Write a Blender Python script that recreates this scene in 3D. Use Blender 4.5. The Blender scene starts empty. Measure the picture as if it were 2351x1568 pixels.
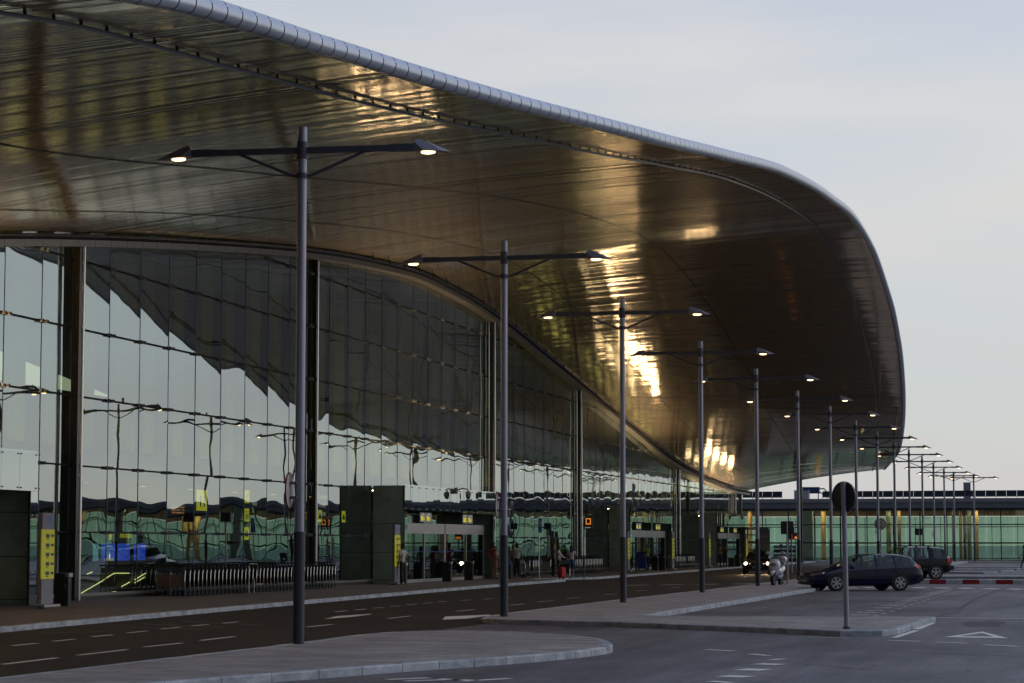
import bpy, math, random
from mathutils import Vector, Matrix
R = math.radians
random.seed(7)
S = bpy.context.scene
COL = S.collection

# ------------------------------------------------------------------ camera
F_, CX, CY, HC = 5300.0, 1175.5, 784.0, 1.82
TH = math.atan(466 / F_); AZ = math.atan(1294.5 * math.cos(TH) / F_)
cd = bpy.data.cameras.new('camera'); cam = bpy.data.objects.new('camera', cd); COL.objects.link(cam)
cam.location = (0, 0, HC); cam.rotation_euler = (R(90) + TH, 0, AZ)
cd.sensor_width = 36.0; cd.lens = F_ / 2351 * 36; cd.clip_start = 0.5; cd.clip_end = 9000
S.camera = cam
S.render.resolution_x = 1024; S.render.resolution_y = 683

# ------------------------------------------------------------------ sky + sun
SUN_EL, SUN_AZ = 32.0, 62.0      # azimuth measured clockwise from +Y
w = bpy.data.worlds.new('World'); S.world = w; w.use_nodes = True
nt = w.node_tree; nt.nodes.clear(); N = nt.nodes.new; L = nt.links.new
def wm(op, a, b=None):
    n = N('ShaderNodeMath'); n.operation = op
    for i, v in enumerate((a, b)):
        if v is None: continue
        if isinstance(v, (int, float)): n.inputs[i].default_value = v
        else: L(v, n.inputs[i])
    return n.outputs[0]
out = N('ShaderNodeOutputWorld'); bg = N('ShaderNodeBackground'); bg.inputs[1].default_value = 0.13
sky = N('ShaderNodeTexSky'); sky.sky_type = 'NISHITA'; sky.sun_disc = False
sky.sun_elevation = R(SUN_EL); sky.sun_rotation = R(SUN_AZ); sky.air_density = 1.0; sky.dust_density = 0.4; sky.ozone_density = 2.5
tc = N('ShaderNodeTexCoord')
sp = N('ShaderNodeSeparateXYZ'); L(tc.outputs['Generated'], sp.inputs[0])
mp = N('ShaderNodeMapping'); mp.inputs['Scale'].default_value = (2.2, 2.2, 11); mp.inputs['Rotation'].default_value = (0.1, 0.12, 0.3)
L(tc.outputs['Generated'], mp.inputs[0])
nz = N('ShaderNodeTexNoise'); nz.inputs['Scale'].default_value = 1.5; nz.inputs['Detail'].default_value = 5; nz.inputs['Roughness'].default_value = 0.5
L(mp.outputs[0], nz.inputs['Vector'])
cr = N('ShaderNodeValToRGB'); cr.color_ramp.elements[0].position = 0.36; cr.color_ramp.elements[1].position = 0.62
cr.color_ramp.elements[0].color = (0.68, 0.68, 0.68, 1); cr.color_ramp.elements[1].color = (0.97, 0.97, 0.97, 1)
L(nz.outputs[0], cr.inputs[0])
# cloud veil colour by height: warm pale at the horizon, blue-grey above
hr = N('ShaderNodeValToRGB'); e = hr.color_ramp.elements
e[0].position = 0.0; e[0].color = (0.47, 0.46, 0.465, 1); e[1].position = 0.8; e[1].color = (0.26, 0.31, 0.44, 1)
for p_, c_ in ((0.06, (0.475, 0.465, 0.465)), (0.13, (0.53, 0.527, 0.515)), (0.20, (0.55, 0.545, 0.54)), (0.30, (0.49, 0.51, 0.57)), (0.42, (0.36, 0.41, 0.54))):
    k_ = e.new(p_); k_.color = (*c_, 1)
L(sp.outputs[2], hr.inputs[0])
# unseen sky behind the viewer dimmed so camera-facing sides stay dark
dt = N('ShaderNodeVectorMath'); dt.operation = 'DOT_PRODUCT'; dt.inputs[1].default_value = (0.45, 0.89, 0.25)
L(tc.outputs['Generated'], dt.inputs[0])
br = N('ShaderNodeMapRange'); br.interpolation_type = 'SMOOTHSTEP'
br.inputs[1].default_value = -0.45; br.inputs[2].default_value = 0.45; br.inputs[3].default_value = 0.14; br.inputs[4].default_value = 1.0
L(dt.outputs['Value'], br.inputs[0])
sc1 = N('ShaderNodeVectorMath'); sc1.operation = 'SCALE'; L(hr.outputs[0], sc1.inputs[0]); L(wm('MULTIPLY', br.outputs[0], 10.0), sc1.inputs['Scale'])
sc2 = N('ShaderNodeVectorMath'); sc2.operation = 'SCALE'; L(sky.outputs[0], sc2.inputs[0]); sc2.inputs['Scale'].default_value = 0.95
mx = N('ShaderNodeMix'); mx.data_type = 'RGBA'; L(cr.outputs[0], mx.inputs[0]); L(sc2.outputs[0], mx.inputs[6]); L(sc1.outputs[0], mx.inputs[7])
L(mx.outputs[2], bg.inputs[0]); L(bg.outputs[0], out.inputs[0])
sl = bpy.data.lights.new('sun', 'SUN'); sl.energy = 0.5; sl.angle = R(14); sl.color = (1, 0.95, 0.9)
so = bpy.data.objects.new('sun', sl); COL.objects.link(so)
sd = Vector((math.sin(R(SUN_AZ)) * math.cos(R(SUN_EL)), math.cos(R(SUN_AZ)) * math.cos(R(SUN_EL)), math.sin(R(SUN_EL))))
so.rotation_euler = sd.to_track_quat('Z', 'Y').to_euler()
S.view_settings.view_transform = 'Standard'; S.view_settings.look = 'None'; S.view_settings.gamma = 1; S.view_settings.exposure = 0.0
S.cycles.max_bounces = 8; S.cycles.transparent_max_bounces = 16; S.cycles.glossy_bounces = 5

# ------------------------------------------------------------------ survey helpers: a ray of the photo met with a real plane
_f = Vector((-math.sin(AZ) * math.cos(TH), math.cos(AZ) * math.cos(TH), math.sin(TH)))
_r = Vector((math.cos(AZ), math.sin(AZ), 0)); _u = _r.cross(_f)
def _ray(x, y): return _f + _r * ((x - CX) / F_) - _u * ((y - CY) / F_)
def gz(x, y, z=0.0):
    d = _ray(x, y); t = (z - HC) / d.z; return Vector((d.x * t, d.y * t, z))
def gx(x, y, X):
    d = _ray(x, y); t = X / d.x; return Vector((X, d.y * t, HC + d.z * t))
def gy(x, y, Y):
    d = _ray(x, y); t = Y / d.y; return Vector((d.x * t, Y, HC + d.z * t))
K = 0.12

# ------------------------------------------------------------------ materials
M = {}
def mat(name, col, rough=0.6, metal=0.0, noise=0.0, nscale=4.0, bump=0.0, bscale=30.0, spec=0.5, stretch=(1, 1, 1), col2=None, emit=None, es=0.0, coat=0.0):
    m = bpy.data.materials.new(name); m.use_nodes = True; n = m.node_tree; b = n.nodes['Principled BSDF']
    b.inputs['Base Color'].default_value = (*col, 1); b.inputs['Roughness'].default_value = rough; b.inputs['Metallic'].default_value = metal
    b.inputs['Specular IOR Level'].default_value = spec; b.inputs['Coat Weight'].default_value = coat; b.inputs['Coat Roughness'].default_value = 0.05
    if emit: b.inputs['Emission Color'].default_value = (*emit, 1); b.inputs['Emission Strength'].default_value = es
    t = n.nodes.new('ShaderNodeTexCoord'); mpp = n.nodes.new('ShaderNodeMapping'); mpp.inputs['Scale'].default_value = stretch
    n.links.new(t.outputs['Object'], mpp.inputs[0])
    if noise:
        q = n.nodes.new('ShaderNodeTexNoise'); q.inputs['Scale'].default_value = nscale; q.inputs['Detail'].default_value = 6; q.inputs['Roughness'].default_value = 0.65
        n.links.new(mpp.outputs[0], q.inputs['Vector'])
        r_ = n.nodes.new('ShaderNodeValToRGB'); r_.color_ramp.elements[0].position = 0.3; r_.color_ramp.elements[1].position = 0.7
        c2 = col2 or tuple(min(1, c * (1 + noise)) for c in col); c1 = tuple(c * (1 - noise) for c in col) if not col2 else col
        r_.color_ramp.elements[0].color = (*c1, 1); r_.color_ramp.elements[1].color = (*c2, 1)
        n.links.new(q.outputs[0], r_.inputs[0]); n.links.new(r_.outputs[0], b.inputs['Base Color'])
    if bump:
        q2 = n.nodes.new('ShaderNodeTexNoise'); q2.inputs['Scale'].default_value = bscale; q2.inputs['Detail'].default_value = 4
        n.links.new(mpp.outputs[0], q2.inputs['Vector'])
        bp = n.nodes.new('ShaderNodeBump'); bp.inputs['Strength'].default_value = 1; bp.inputs['Distance'].default_value = bump
        n.links.new(q2.outputs[0], bp.inputs['Height']); n.links.new(bp.outputs[0], b.inputs['Normal'])
    M[name] = m; return m
def glass(name, tint, refl, f0=0.1, ior=1.9, rough=0.0, gcol=(0.9, 0.95, 0.97)):
    m = bpy.data.materials.new(name); m.use_nodes = True; n = m.node_tree; n.nodes.clear()
    o = n.nodes.new('ShaderNodeOutputMaterial'); mi = n.nodes.new('ShaderNodeMixShader'); tr = n.nodes.new('ShaderNodeBsdfTransparent')
    gl = n.nodes.new('ShaderNodeBsdfGlossy'); gl.inputs['Roughness'].default_value = rough; gl.inputs['Color'].default_value = (*gcol, 1)
    tr.inputs['Color'].default_value = (*tint, 1)
    fr = n.nodes.new('ShaderNodeFresnel'); fr.inputs['IOR'].default_value = ior
    mr = n.nodes.new('ShaderNodeMapRange'); mr.inputs[1].default_value = 0; mr.inputs[2].default_value = 1; mr.inputs[3].default_value = f0; mr.inputs[4].default_value = refl
    n.links.new(fr.outputs[0], mr.inputs[0]); n.links.new(mr.outputs[0], mi.inputs[0]); n.links.new(tr.outputs[0], mi.inputs[1]); n.links.new(gl.outputs[0], mi.inputs[2]); n.links.new(mi.outputs[0], o.inputs[0])
    M[name] = m; return m
def emis(name, col, s):
    m = bpy.data.materials.new(name); m.use_nodes = True; n = m.node_tree; n.nodes.clear()
    o = n.nodes.new('ShaderNodeOutputMaterial'); em = n.nodes.new('ShaderNodeEmission'); em.inputs[0].default_value = (*col, 1); em.inputs[1].default_value = s
    n.links.new(em.outputs[0], o.inputs[0]); M[name] = m; return m

def asphalt():
    m = bpy.data.materials.new('asphalt'); m.use_nodes = True; n = m.node_tree; b = n.nodes['Principled BSDF']
    t = n.nodes.new('ShaderNodeTexCoord')
    def nzn(sc, st, det=5, r=0.6):
        mp_ = n.nodes.new('ShaderNodeMapping'); mp_.inputs['Scale'].default_value = st; n.links.new(t.outputs['Object'], mp_.inputs[0])
        q = n.nodes.new('ShaderNodeTexNoise'); q.inputs['Scale'].default_value = sc; q.inputs['Detail'].default_value = det; q.inputs['Roughness'].default_value = r
        n.links.new(mp_.outputs[0], q.inputs['Vector']); return q.outputs[0]
    big = nzn(0.22, (1.6, 0.5, 1)); fine = nzn(9, (1, 0.5, 1), 4, 0.75); tr = nzn(0.9, (2.5, 0.12, 1), 4)
    r1 = n.nodes.new('ShaderNodeValToRGB'); r1.color_ramp.elements[0].position = .35; r1.color_ramp.elements[1].position = .68
    r1.color_ramp.elements[0].color = (.045, .044, .053, 1); r1.color_ramp.elements[1].color = (.170, .164, .182, 1)
    n.links.new(big, r1.inputs[0])
    def mul(a, fac, lo, hi):
        mr = n.nodes.new('ShaderNodeMapRange'); mr.inputs[1].default_value = .3; mr.inputs[2].default_value = .7; mr.inputs[3].default_value = lo; mr.inputs[4].default_value = hi
        n.links.new(fac, mr.inputs[0]); v = n.nodes.new('ShaderNodeVectorMath'); v.operation = 'SCALE'; n.links.new(a, v.inputs[0]); n.links.new(mr.outputs[0], v.inputs['Scale']); return v.outputs[0]
    c = mul(mul(mul(r1.outputs[0], fine, .65, 1.35), tr, .72, 1.2), nzn(2.6, (.5, 2.2, 1), 6, .7), .8, 1.2)
    n.links.new(c, b.inputs['Base Color']); b.inputs['Roughness'].default_value = .62; b.inputs['Specular IOR Level'].default_value = .42
    bp = n.nodes.new('ShaderNodeBump'); bp.inputs['Distance'].default_value = .012; n.links.new(nzn(22, (1, 1, 1), 3), bp.inputs['Height']); n.links.new(bp.outputs[0], b.inputs['Normal'])
    M['asphalt'] = m
asphalt()
def paving(name, c1, c2, sx, sy, grout):
    m = bpy.data.materials.new(name); m.use_nodes = True; n = m.node_tree; b = n.nodes['Principled BSDF']
    t = n.nodes.new('ShaderNodeTexCoord'); bk = n.nodes.new('ShaderNodeTexBrick'); bk.inputs['Scale'].default_value = 1
    bk.inputs['Brick Width'].default_value = sx; bk.inputs['Row Height'].default_value = sy; bk.inputs['Mortar Size'].default_value = .012
    bk.inputs['Color1'].default_value = (*c1, 1); bk.inputs['Color2'].default_value = (*c2, 1); bk.inputs['Mortar'].default_value = (*grout, 1)
    n.links.new(t.outputs['Object'], bk.inputs['Vector'])
    q = n.nodes.new('ShaderNodeTexNoise'); q.inputs['Scale'].default_value = 1.3; q.inputs['Detail'].default_value = 7; q.inputs['Roughness'].default_value = .7
    mpp = n.nodes.new('ShaderNodeMapping'); mpp.inputs['Scale'].default_value = (.6, .9, 1); n.links.new(t.outputs['Object'], mpp.inputs[0]); n.links.new(mpp.outputs[0], q.inputs['Vector'])
    mr = n.nodes.new('ShaderNodeMapRange'); mr.inputs[1].default_value = .3; mr.inputs[2].default_value = .7; mr.inputs[3].default_value = .56; mr.inputs[4].default_value = 1.3
    n.links.new(q.outputs[0], mr.inputs[0]); v = n.nodes.new('ShaderNodeVectorMath'); v.operation = 'SCALE'
    n.links.new(bk.outputs['Color'], v.inputs[0]); n.links.new(mr.outputs[0], v.inputs['Scale']); n.links.new(v.outputs[0], b.inputs['Base Color'])
    b.inputs['Roughness'].default_value = .7; M[name] = m
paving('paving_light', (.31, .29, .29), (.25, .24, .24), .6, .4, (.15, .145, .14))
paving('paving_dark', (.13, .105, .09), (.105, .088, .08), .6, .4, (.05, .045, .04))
mat('kerb', (.16, .18, .21), .75, noise=.5, nscale=2.2, bump=.01, bscale=9, stretch=(1, 1, 2), col2=(.48, .51, .55))
mat('kerb_joint', (.09, .095, .1), .9)
mat('paint', (.62, .61, .58), .6, noise=.35, nscale=14, col2=(.8, .79, .76))
mat('paint_worn', (.14, .135, .13), .7, noise=.5, nscale=5, col2=(.24, .23, .22))
mat('red_paint', (.36, .025, .03), .5, noise=.3, nscale=6); mat('white_paint', (.6, .6, .62), .5, noise=.2, nscale=5)
mat('steel', (.30, .30, .36), .38, metal=.55, noise=.18, nscale=3, stretch=(1, 1, .2)); mat('dark_sleeve', (.022, .024, .035), .42, noise=.3, nscale=5, col2=(.035, .038, .05))
mat('arm_grey', (.075, .075, .095), .5, noise=.2, nscale=4); mat('lamp_shell', (.20, .20, .235), .4, metal=.3, noise=.2)
mat('chrome', (.62, .60, .58), .16, metal=1, noise=.08, nscale=6); mat('dark_chrome', (.14, .15, .17), .3, metal=.9, noise=.2, nscale=8)
mat('bronze', (.035, .028, .018), .25, metal=.3, noise=.35, nscale=1.2, stretch=(1, 1, .25), spec=.7)
mat('aluminium', (.42, .40, .40), .38, metal=.7, noise=.12, nscale=5); mat('light_panel', (.25, .235, .22), .4, metal=.35, noise=.1, nscale=2)
mat('tube', (.50, .55, .66), .28, metal=.55, noise=.06, nscale=1.5); mat('gap', (.012, .014, .022), .8)
mat('black', (.012, .012, .014), .5, noise=.3); mat('black_gloss', (.01, .01, .012), .15, noise=.2, coat=.5); mat('rubber', (.012, .012, .013), .8, noise=.3)
mat('sign_back', (.035, .033, .036), .6, noise=.25, nscale=5); mat('sign_pale', (.36, .33, .33), .6, noise=.2); mat('sign_red', (.20, .015, .015), .5, noise=.2)
mat('sign_blue', (.05, .16, .5), .4, noise=.1); mat('sign_white', (.7, .7, .7), .5, noise=.1)
mat('totem_grey', (.22, .21, .25), .5, noise=.1); mat('totem_yellow', (.62, .60, .02), .45, noise=.08, emit=(.6, .58, .02), es=.10); mat('totem_ink', (.05, .07, .06), .5, noise=.1)
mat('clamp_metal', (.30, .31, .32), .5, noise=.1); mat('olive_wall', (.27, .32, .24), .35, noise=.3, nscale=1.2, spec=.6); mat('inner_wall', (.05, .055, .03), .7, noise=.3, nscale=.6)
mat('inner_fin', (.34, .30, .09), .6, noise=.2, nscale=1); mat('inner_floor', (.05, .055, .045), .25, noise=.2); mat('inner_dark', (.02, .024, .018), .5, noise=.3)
mat('inner_beige', (.30, .22, .10), .6, noise=.15, nscale=1.5); mat('wood_yellow', (.50, .36, .13), .5, noise=.12, nscale=1, stretch=(1, 1, .3))
mat('fascia_grey', (.17, .18, .21), .5, noise=.12, nscale=.6); mat('roof_grey', (.24, .25, .27), .6, noise=.1)
mat('navy', (.003, .007, .036), .14, noise=.1, coat=.15, spec=.25); mat('car_black', (.004, .004, .005), .14, noise=.1, coat=.15, spec=.25); mat('car_trim', (.015, .015, .016), .6, noise=.2)
mat('tail_red', (.45, .01, .02), .3, noise=.1, coat=.1); mat('rim', (.38, .38, .42), .35, metal=.8, noise=.1); mat('lamp_clear', (.35, .33, .32), .12, metal=.6, noise=.3, nscale=14)
mat('plate', (.35, .35, .34), .5, noise=.1); mat('scooter_white', (.62, .63, .66), .25, noise=.08, coat=.8); mat('scooter_grey', (.12, .13, .18), .5, noise=.2)
mat('ad_brown', (.15, .10, .075), .6, noise=.15, nscale=3); mat('ad_beige', (.27, .23, .17), .6, noise=.15, nscale=3)
mat('skin', (.32, .17, .11), .6, noise=.08); mat('skin_dark', (.10, .055, .035), .6, noise=.08); mat('hair_black', (.012, .01, .01), .6, noise=.3, nscale=40); mat('hair_grey', (.16, .14, .13), .7, noise=.3, nscale=40)
mat('shoe_dark', (.02, .018, .018), .5, noise=.2); mat('shoe_white', (.6, .6, .6), .5, noise=.1); mat('shoe_red', (.4, .05, .08), .5, noise=.1)
for nm, c in dict(cloth_white=(.55, .50, .47), cloth_cream=(.45, .40, .33), cloth_red=(.40, .04, .03), cloth_pink=(.30, .13, .11), cloth_khaki=(.22, .15, .11), cloth_navy=(.012, .015, .03), cloth_black=(.012, .012, .014), cloth_blue=(.02, .05, .18), cloth_denim=(.05, .075, .17), cloth_hivis=(.30, .62, .03), cloth_yellow=(.36, .26, .06), cloth_floral=(.55, .46, .50), cloth_green=(.05, .09, .06), case_red=(.45, .02, .03), bin_blue=(.02, .05, .22), cloth_grey=(.05, .055, .06), case_tan=(.35, .2, .08)).items():
    mat(nm, c, .8, noise=.2, nscale=10, bump=.01, bscale=14)
mat('solar', (.016, .018, .028), .25, noise=.2, nscale=3); mat('hvac_blue', (.02, .045, .16), .4, noise=.15); mat('hvac_white', (.42, .43, .48), .5, noise=.1)
glass('facade_glass', (.58, .70, .44), .90, .40, 1.6, 0.0, (.84, .93, .94))
glass('far_glass', (.86, .91, .87), .9, .06, 1.5)
glass('door_glass', (.55, .65, .58), .9, .12, 1.5)
glass('car_glass', (.80, .86, .82), .9, .04, 1.4)
glass('wind_glass', (.75, .8, .85), .9, .08, 1.5)
glass('screen_glass', (.22, .34, .33), .9, .55, 1.6, .015, (.80, .90, .90))
emis('lamp_on', (1, .66, .32), 5); emis('hall_fill', (1, .74, .42), 20); emis('fin_fill', (1, .80, .38), 5); emis('lamp_warm', (1, .62, .30), 1.6); emis('head_on', (1, .76, .46), 7); emis('screen_blue', (.02, .07, .85), 1.0); emis('screen_pale', (.2, .45, .8), .6)
emis('sign_yellow_lit', (.85, .75, .03), .75); emis('line_lit', (1, .95, .5), 1.6); emis('orange_lit', (.9, .28, .04), .7); emis('text_white', (.8, .8, .75), .45); emis('ceil_lit', (1, .74, .36), 9); emis('led_orange', (1, .35, .1), .8); emis('flood_on', (1, .70, .38), 105); emis('flood_dim', (1, .68, .34), 150); emis('green_lit', (.2, .9, .15), .35)
def teal():
    m = bpy.data.materials.new('teal_glazing'); m.use_nodes = True; n = m.node_tree; n.nodes.clear()
    o = n.nodes.new('ShaderNodeOutputMaterial'); a = n.nodes.new('ShaderNodeBsdfTranslucent'); b = n.nodes.new('ShaderNodeBsdfDiffuse'); mi = n.nodes.new('ShaderNodeMixShader')
    t = n.nodes.new('ShaderNodeTexCoord'); mp_ = n.nodes.new('ShaderNodeMapping'); mp_.inputs['Scale'].default_value = (.3, .3, 3); n.links.new(t.outputs['Object'], mp_.inputs[0])
    q = n.nodes.new('ShaderNodeTexNoise'); q.inputs['Scale'].default_value = .8; n.links.new(mp_.outputs[0], q.inputs['Vector'])
    r_ = n.nodes.new('ShaderNodeValToRGB'); r_.color_ramp.elements[0].color = (.76, .90, .81, 1); r_.color_ramp.elements[1].color = (.88, .98, .90, 1)
    n.links.new(q.outputs[0], r_.inputs[0]); n.links.new(r_.outputs[0], a.inputs[0]); b.inputs[0].default_value = (.45, .6, .5, 1)
    mi.inputs[0].default_value = .1; n.links.new(a.outputs[0], mi.inputs[1]); n.links.new(b.outputs[0], mi.inputs[2]); tr = n.nodes.new('ShaderNodeBsdfTransparent'); tr.inputs[0].default_value = (.60, .76, .66, 1); m3 = n.nodes.new('ShaderNodeMixShader'); m3.inputs[0].default_value = .82; n.links.new(mi.outputs[0], m3.inputs[1]); n.links.new(tr.outputs[0], m3.inputs[2]); n.links.new(m3.outputs[0], o.inputs[0]); M['teal_glazing'] = m
teal()
def soffit_mat():
    m = bpy.data.materials.new('soffit_metal'); m.use_nodes = True; n = m.node_tree; b = n.nodes['Principled BSDF']
    b.inputs['Metallic'].default_value = 1; b.inputs['Roughness'].default_value = .10
    t = n.nodes.new('ShaderNodeTexCoord')
    def nzn(sc, st, det=3):
        mp_ = n.nodes.new('ShaderNodeMapping'); mp_.inputs['Scale'].default_value = st; n.links.new(t.outputs['Object'], mp_.inputs[0])
        q = n.nodes.new('ShaderNodeTexNoise'); q.inputs['Scale'].default_value = sc; q.inputs['Detail'].default_value = det; n.links.new(mp_.outputs[0], q.inputs['Vector']); return q.outputs[0]
    r1 = n.nodes.new('ShaderNodeValToRGB'); r1.color_ramp.elements[0].color = (.60, .48, .32, 1); r1.color_ramp.elements[1].color = (.70, .58, .41, 1); n.links.new(nzn(.8, (.4, 3, 1)), r1.inputs[0]); n.links.new(r1.outputs[0], b.inputs['Base Color'])
    bp = n.nodes.new('ShaderNodeBump'); bp.inputs['Distance'].default_value = .0028; bp.inputs['Strength'].default_value = .8
    n.links.new(nzn(4.0, (.55, 2.0, .35), 4), bp.inputs['Height']); n.links.new(bp.outputs[0], b.inputs['Normal']); 
    b2 = n.nodes.new('ShaderNodeBsdfPrincipled'); b2.inputs['Metallic'].default_value = 1; b2.inputs['Roughness'].default_value = .5; n.links.new(r1.outputs[0], b2.inputs['Base Color']); n.links.new(bp.outputs[0], b2.inputs['Normal'])
    mi = n.nodes.new('ShaderNodeMixShader'); mi.inputs[0].default_value = .17; n.links.new(b.outputs[0], mi.inputs[1]); n.links.new(b2.outputs[0], mi.inputs[2]); n.links.new(mi.outputs[0], n.nodes['Material Output'].inputs[0])
    M['soffit_metal'] = m
soffit_mat()

# ------------------------------------------------------------------ mesh builder
class MB:
    def __init__(s): s.v = []; s.f = []; s.m = []; s.ml = []
    def mi(s, m):
        if m not in s.ml: s.ml.append(m)
        return s.ml.index(m)
    def add(s, vs, fs, m, T=None):
        o = len(s.v); k = s.mi(m)
        for p in vs: s.v.append(tuple(T @ Vector(p)) if T else tuple(p))
        for f in fs: s.f.append([i + o for i in f]); s.m.append(k)
        return s
    def box(s, x0, x1, y0, y1, z0, z1, m, T=None):
        vs = [(x, y, z) for z in (z0, z1) for y in (y0, y1) for x in (x0, x1)]
        return s.add(vs, [(0, 2, 3, 1), (4, 5, 7, 6), (0, 1, 5, 4), (2, 6, 7, 3), (0, 4, 6, 2), (1, 3, 7, 5)], m, T)
    def bar(s, a, b, wx, wy, m, up=(0, 0, 1)):
        a = Vector(a); b = Vector(b); d = (b - a).normalized(); u = Vector(up)
        if abs(d.dot(u)) > .98: u = Vector((0, 1, 0))
        r = d.cross(u).normalized(); q = r.cross(d)
        vs = [p + r * i * wx / 2 + q * j * wy / 2 for p in (a, b) for i, j in ((-1, -1), (1, -1), (1, 1), (-1, 1))]
        return s.add(vs, [(3, 2, 1, 0), (4, 5, 6, 7), (0, 1, 5, 4), (1, 2, 6, 5), (2, 3, 7, 6), (3, 0, 4, 7)], m)
    def tube(s, pts, r, m, n=8, cap=True):
        pts = [Vector(p) for p in pts]; rs = r if isinstance(r, (list, tuple)) else [r] * len(pts); vs = []; fs = []
        for i, p in enumerate(pts):
            d = (pts[min(i + 1, len(pts) - 1)] - pts[max(i - 1, 0)]).normalized(); u = Vector((0, 0, 1)) if abs(d.z) < .95 else Vector((0, 1, 0))
            a = d.cross(u).normalized(); b = a.cross(d)
            for k in range(n):
                t = 2 * math.pi * k / n; vs.append(p + (a * math.cos(t) + b * math.sin(t)) * rs[i])
        for i in range(len(pts) - 1):
            for k in range(n): fs.append((i * n + k, i * n + (k + 1) % n, (i + 1) * n + (k + 1) % n, (i + 1) * n + k))
        if cap: fs.append(tuple(range(n))[::-1]); fs.append(tuple((len(pts) - 1) * n + k for k in range(n)))
        return s.add(vs, fs, m)
    def disc(s, c, nrm, r, th, m, n=24, sx=1.0):
        c = Vector(c); q = Vector(nrm).normalized(); u = Vector((0, 0, 1)) if abs(q.z) < .9 else Vector((1, 0, 0)); a = q.cross(u).normalized(); b = a.cross(q)
        vs = [c + q * h + (a * math.cos(2 * math.pi * k / n) * sx + b * math.sin(2 * math.pi * k / n)) * r for h in (-th / 2, th / 2) for k in range(n)]
        fs = [tuple(range(n)), tuple(range(2 * n - 1, n - 1, -1))] + [(k, k + n, (k + 1) % n + n, (k + 1) % n) for k in range(n)]
        return s.add(vs, fs, m)
    def ring(s, c, nrm, r0, r1, th, m, n=24):
        c = Vector(c); q = Vector(nrm).normalized(); u = Vector((0, 0, 1)) if abs(q.z) < .9 else Vector((1, 0, 0)); a = q.cross(u).normalized(); b = a.cross(q); vs = []; fs = []
        for h, r in ((-th / 2, r0), (-th / 2, r1), (th / 2, r1), (th / 2, r0)):
            for k in range(n): t = 2 * math.pi * k / n; vs.append(c + q * h + (a * math.cos(t) + b * math.sin(t)) * r)
        for j in range(4):
            for k in range(n): fs.append((j * n + k, j * n + (k + 1) % n, ((j + 1) % 4) * n + (k + 1) % n, ((j + 1) % 4) * n + k))
        return s.add(vs, fs, m)
    def prism(s, pts, z0, z1, m, mside=None):
        n = len(pts); vs = [(p[0], p[1], z0) for p in pts] + [(p[0], p[1], z1) for p in pts]
        ar = sum(pts[i][0] * pts[(i + 1) % n][1] - pts[(i + 1) % n][0] * pts[i][1] for i in range(n))
        top = tuple(range(n, 2 * n)); bot = tuple(range(n))[::-1]; sd_ = [(i, (i + 1) % n, (i + 1) % n + n, i + n) for i in range(n)]
        if ar < 0: top = top[::-1]; bot = bot[::-1]; sd_ = [f[::-1] for f in sd_]
        s.add(vs, [top], m); s.add(vs, sd_ + [bot], mside or m); return s
    def ell(s, c, rx, ry, rz, m, nu=12, nv=8, T=None, z0=-1.0):
        vs = []; fs = []
        for j in range(nv + 1):
            ph = -math.pi / 2 + math.pi * j / nv; 
            for i in range(nu):
                t = 2 * math.pi * i / nu; vs.append((c[0] + rx * math.cos(ph) * math.cos(t), c[1] + ry * math.cos(ph) * math.sin(t), c[2] + rz * max(z0, math.sin(ph))))
        for j in range(nv):
            for i in range(nu): fs.append((j * nu + i, j * nu + (i + 1) % nu, (j + 1) * nu + (i + 1) % nu, (j + 1) * nu + i))
        return s.add(vs, fs, m, T)
    def build(s, name, parent=None, smooth=0, loc=None):
        me = bpy.data.meshes.new(name); me.from_pydata(s.v, [], s.f)
        for m in s.ml: me.materials.append(M[m])
        me.polygons.foreach_set('material_index', s.m)
        if smooth:
            me.polygons.foreach_set('use_smooth', [True] * len(s.f)); me.update(); me.set_sharp_from_angle(angle=R(smooth))
        me.update(); o = bpy.data.objects.new(name, me); COL.objects.link(o)
        if parent: o.parent = parent
        if loc: o.location = loc
        return o
def tag(o, label=None, cat=None, group=None, kind=None):
    if label: o['label'] = label
    if cat: o['category'] = cat
    if group: o['group'] = group
    if kind: o['kind'] = kind
    return o
def thing(name, loc, label, cat, rz=0, group=None):
    o = bpy.data.objects.new(name, None); COL.objects.link(o); o.location = loc; o.rotation_euler = (0, 0, rz); o.empty_display_size = .2
    return tag(o, label, cat, group)
def dup(root, loc=None, rz=None, label=None):
    def cp(o, par):
        c = o.copy(); COL.objects.link(c)
        if par: c.parent = par
        for ch in kids.get(o, []): cp(ch, c)
        return c
    kids = {}
    for o in list(root.children_recursive): kids.setdefault(o.parent, []).append(o)
    c = cp(root, None)
    if loc is not None: c.location = loc
    if rz is not None: c.rotation_euler = (0, 0, rz)
    if label: c['label'] = label
    return c
def text(s, size, m, parent, loc, rot, name='lettering', align='LEFT', sx=1.0):
    cu = bpy.data.curves.new('txt', 'FONT'); cu.body = s; cu.size = size; cu.extrude = .002; cu.align_x = align
    to = bpy.data.objects.new('txt', cu); COL.objects.link(to); bpy.context.view_layer.update()
    me = bpy.data.meshes.new_from_object(to.evaluated_get(bpy.context.evaluated_depsgraph_get())); bpy.data.objects.remove(to); bpy.data.curves.remove(cu)
    me.materials.clear(); me.materials.append(M[m]); o = bpy.data.objects.new(name, me); COL.objects.link(o); o.parent = parent; o.location = loc; o.rotation_euler = rot; o.scale = (sx, 1, 1)
    return o
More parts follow.
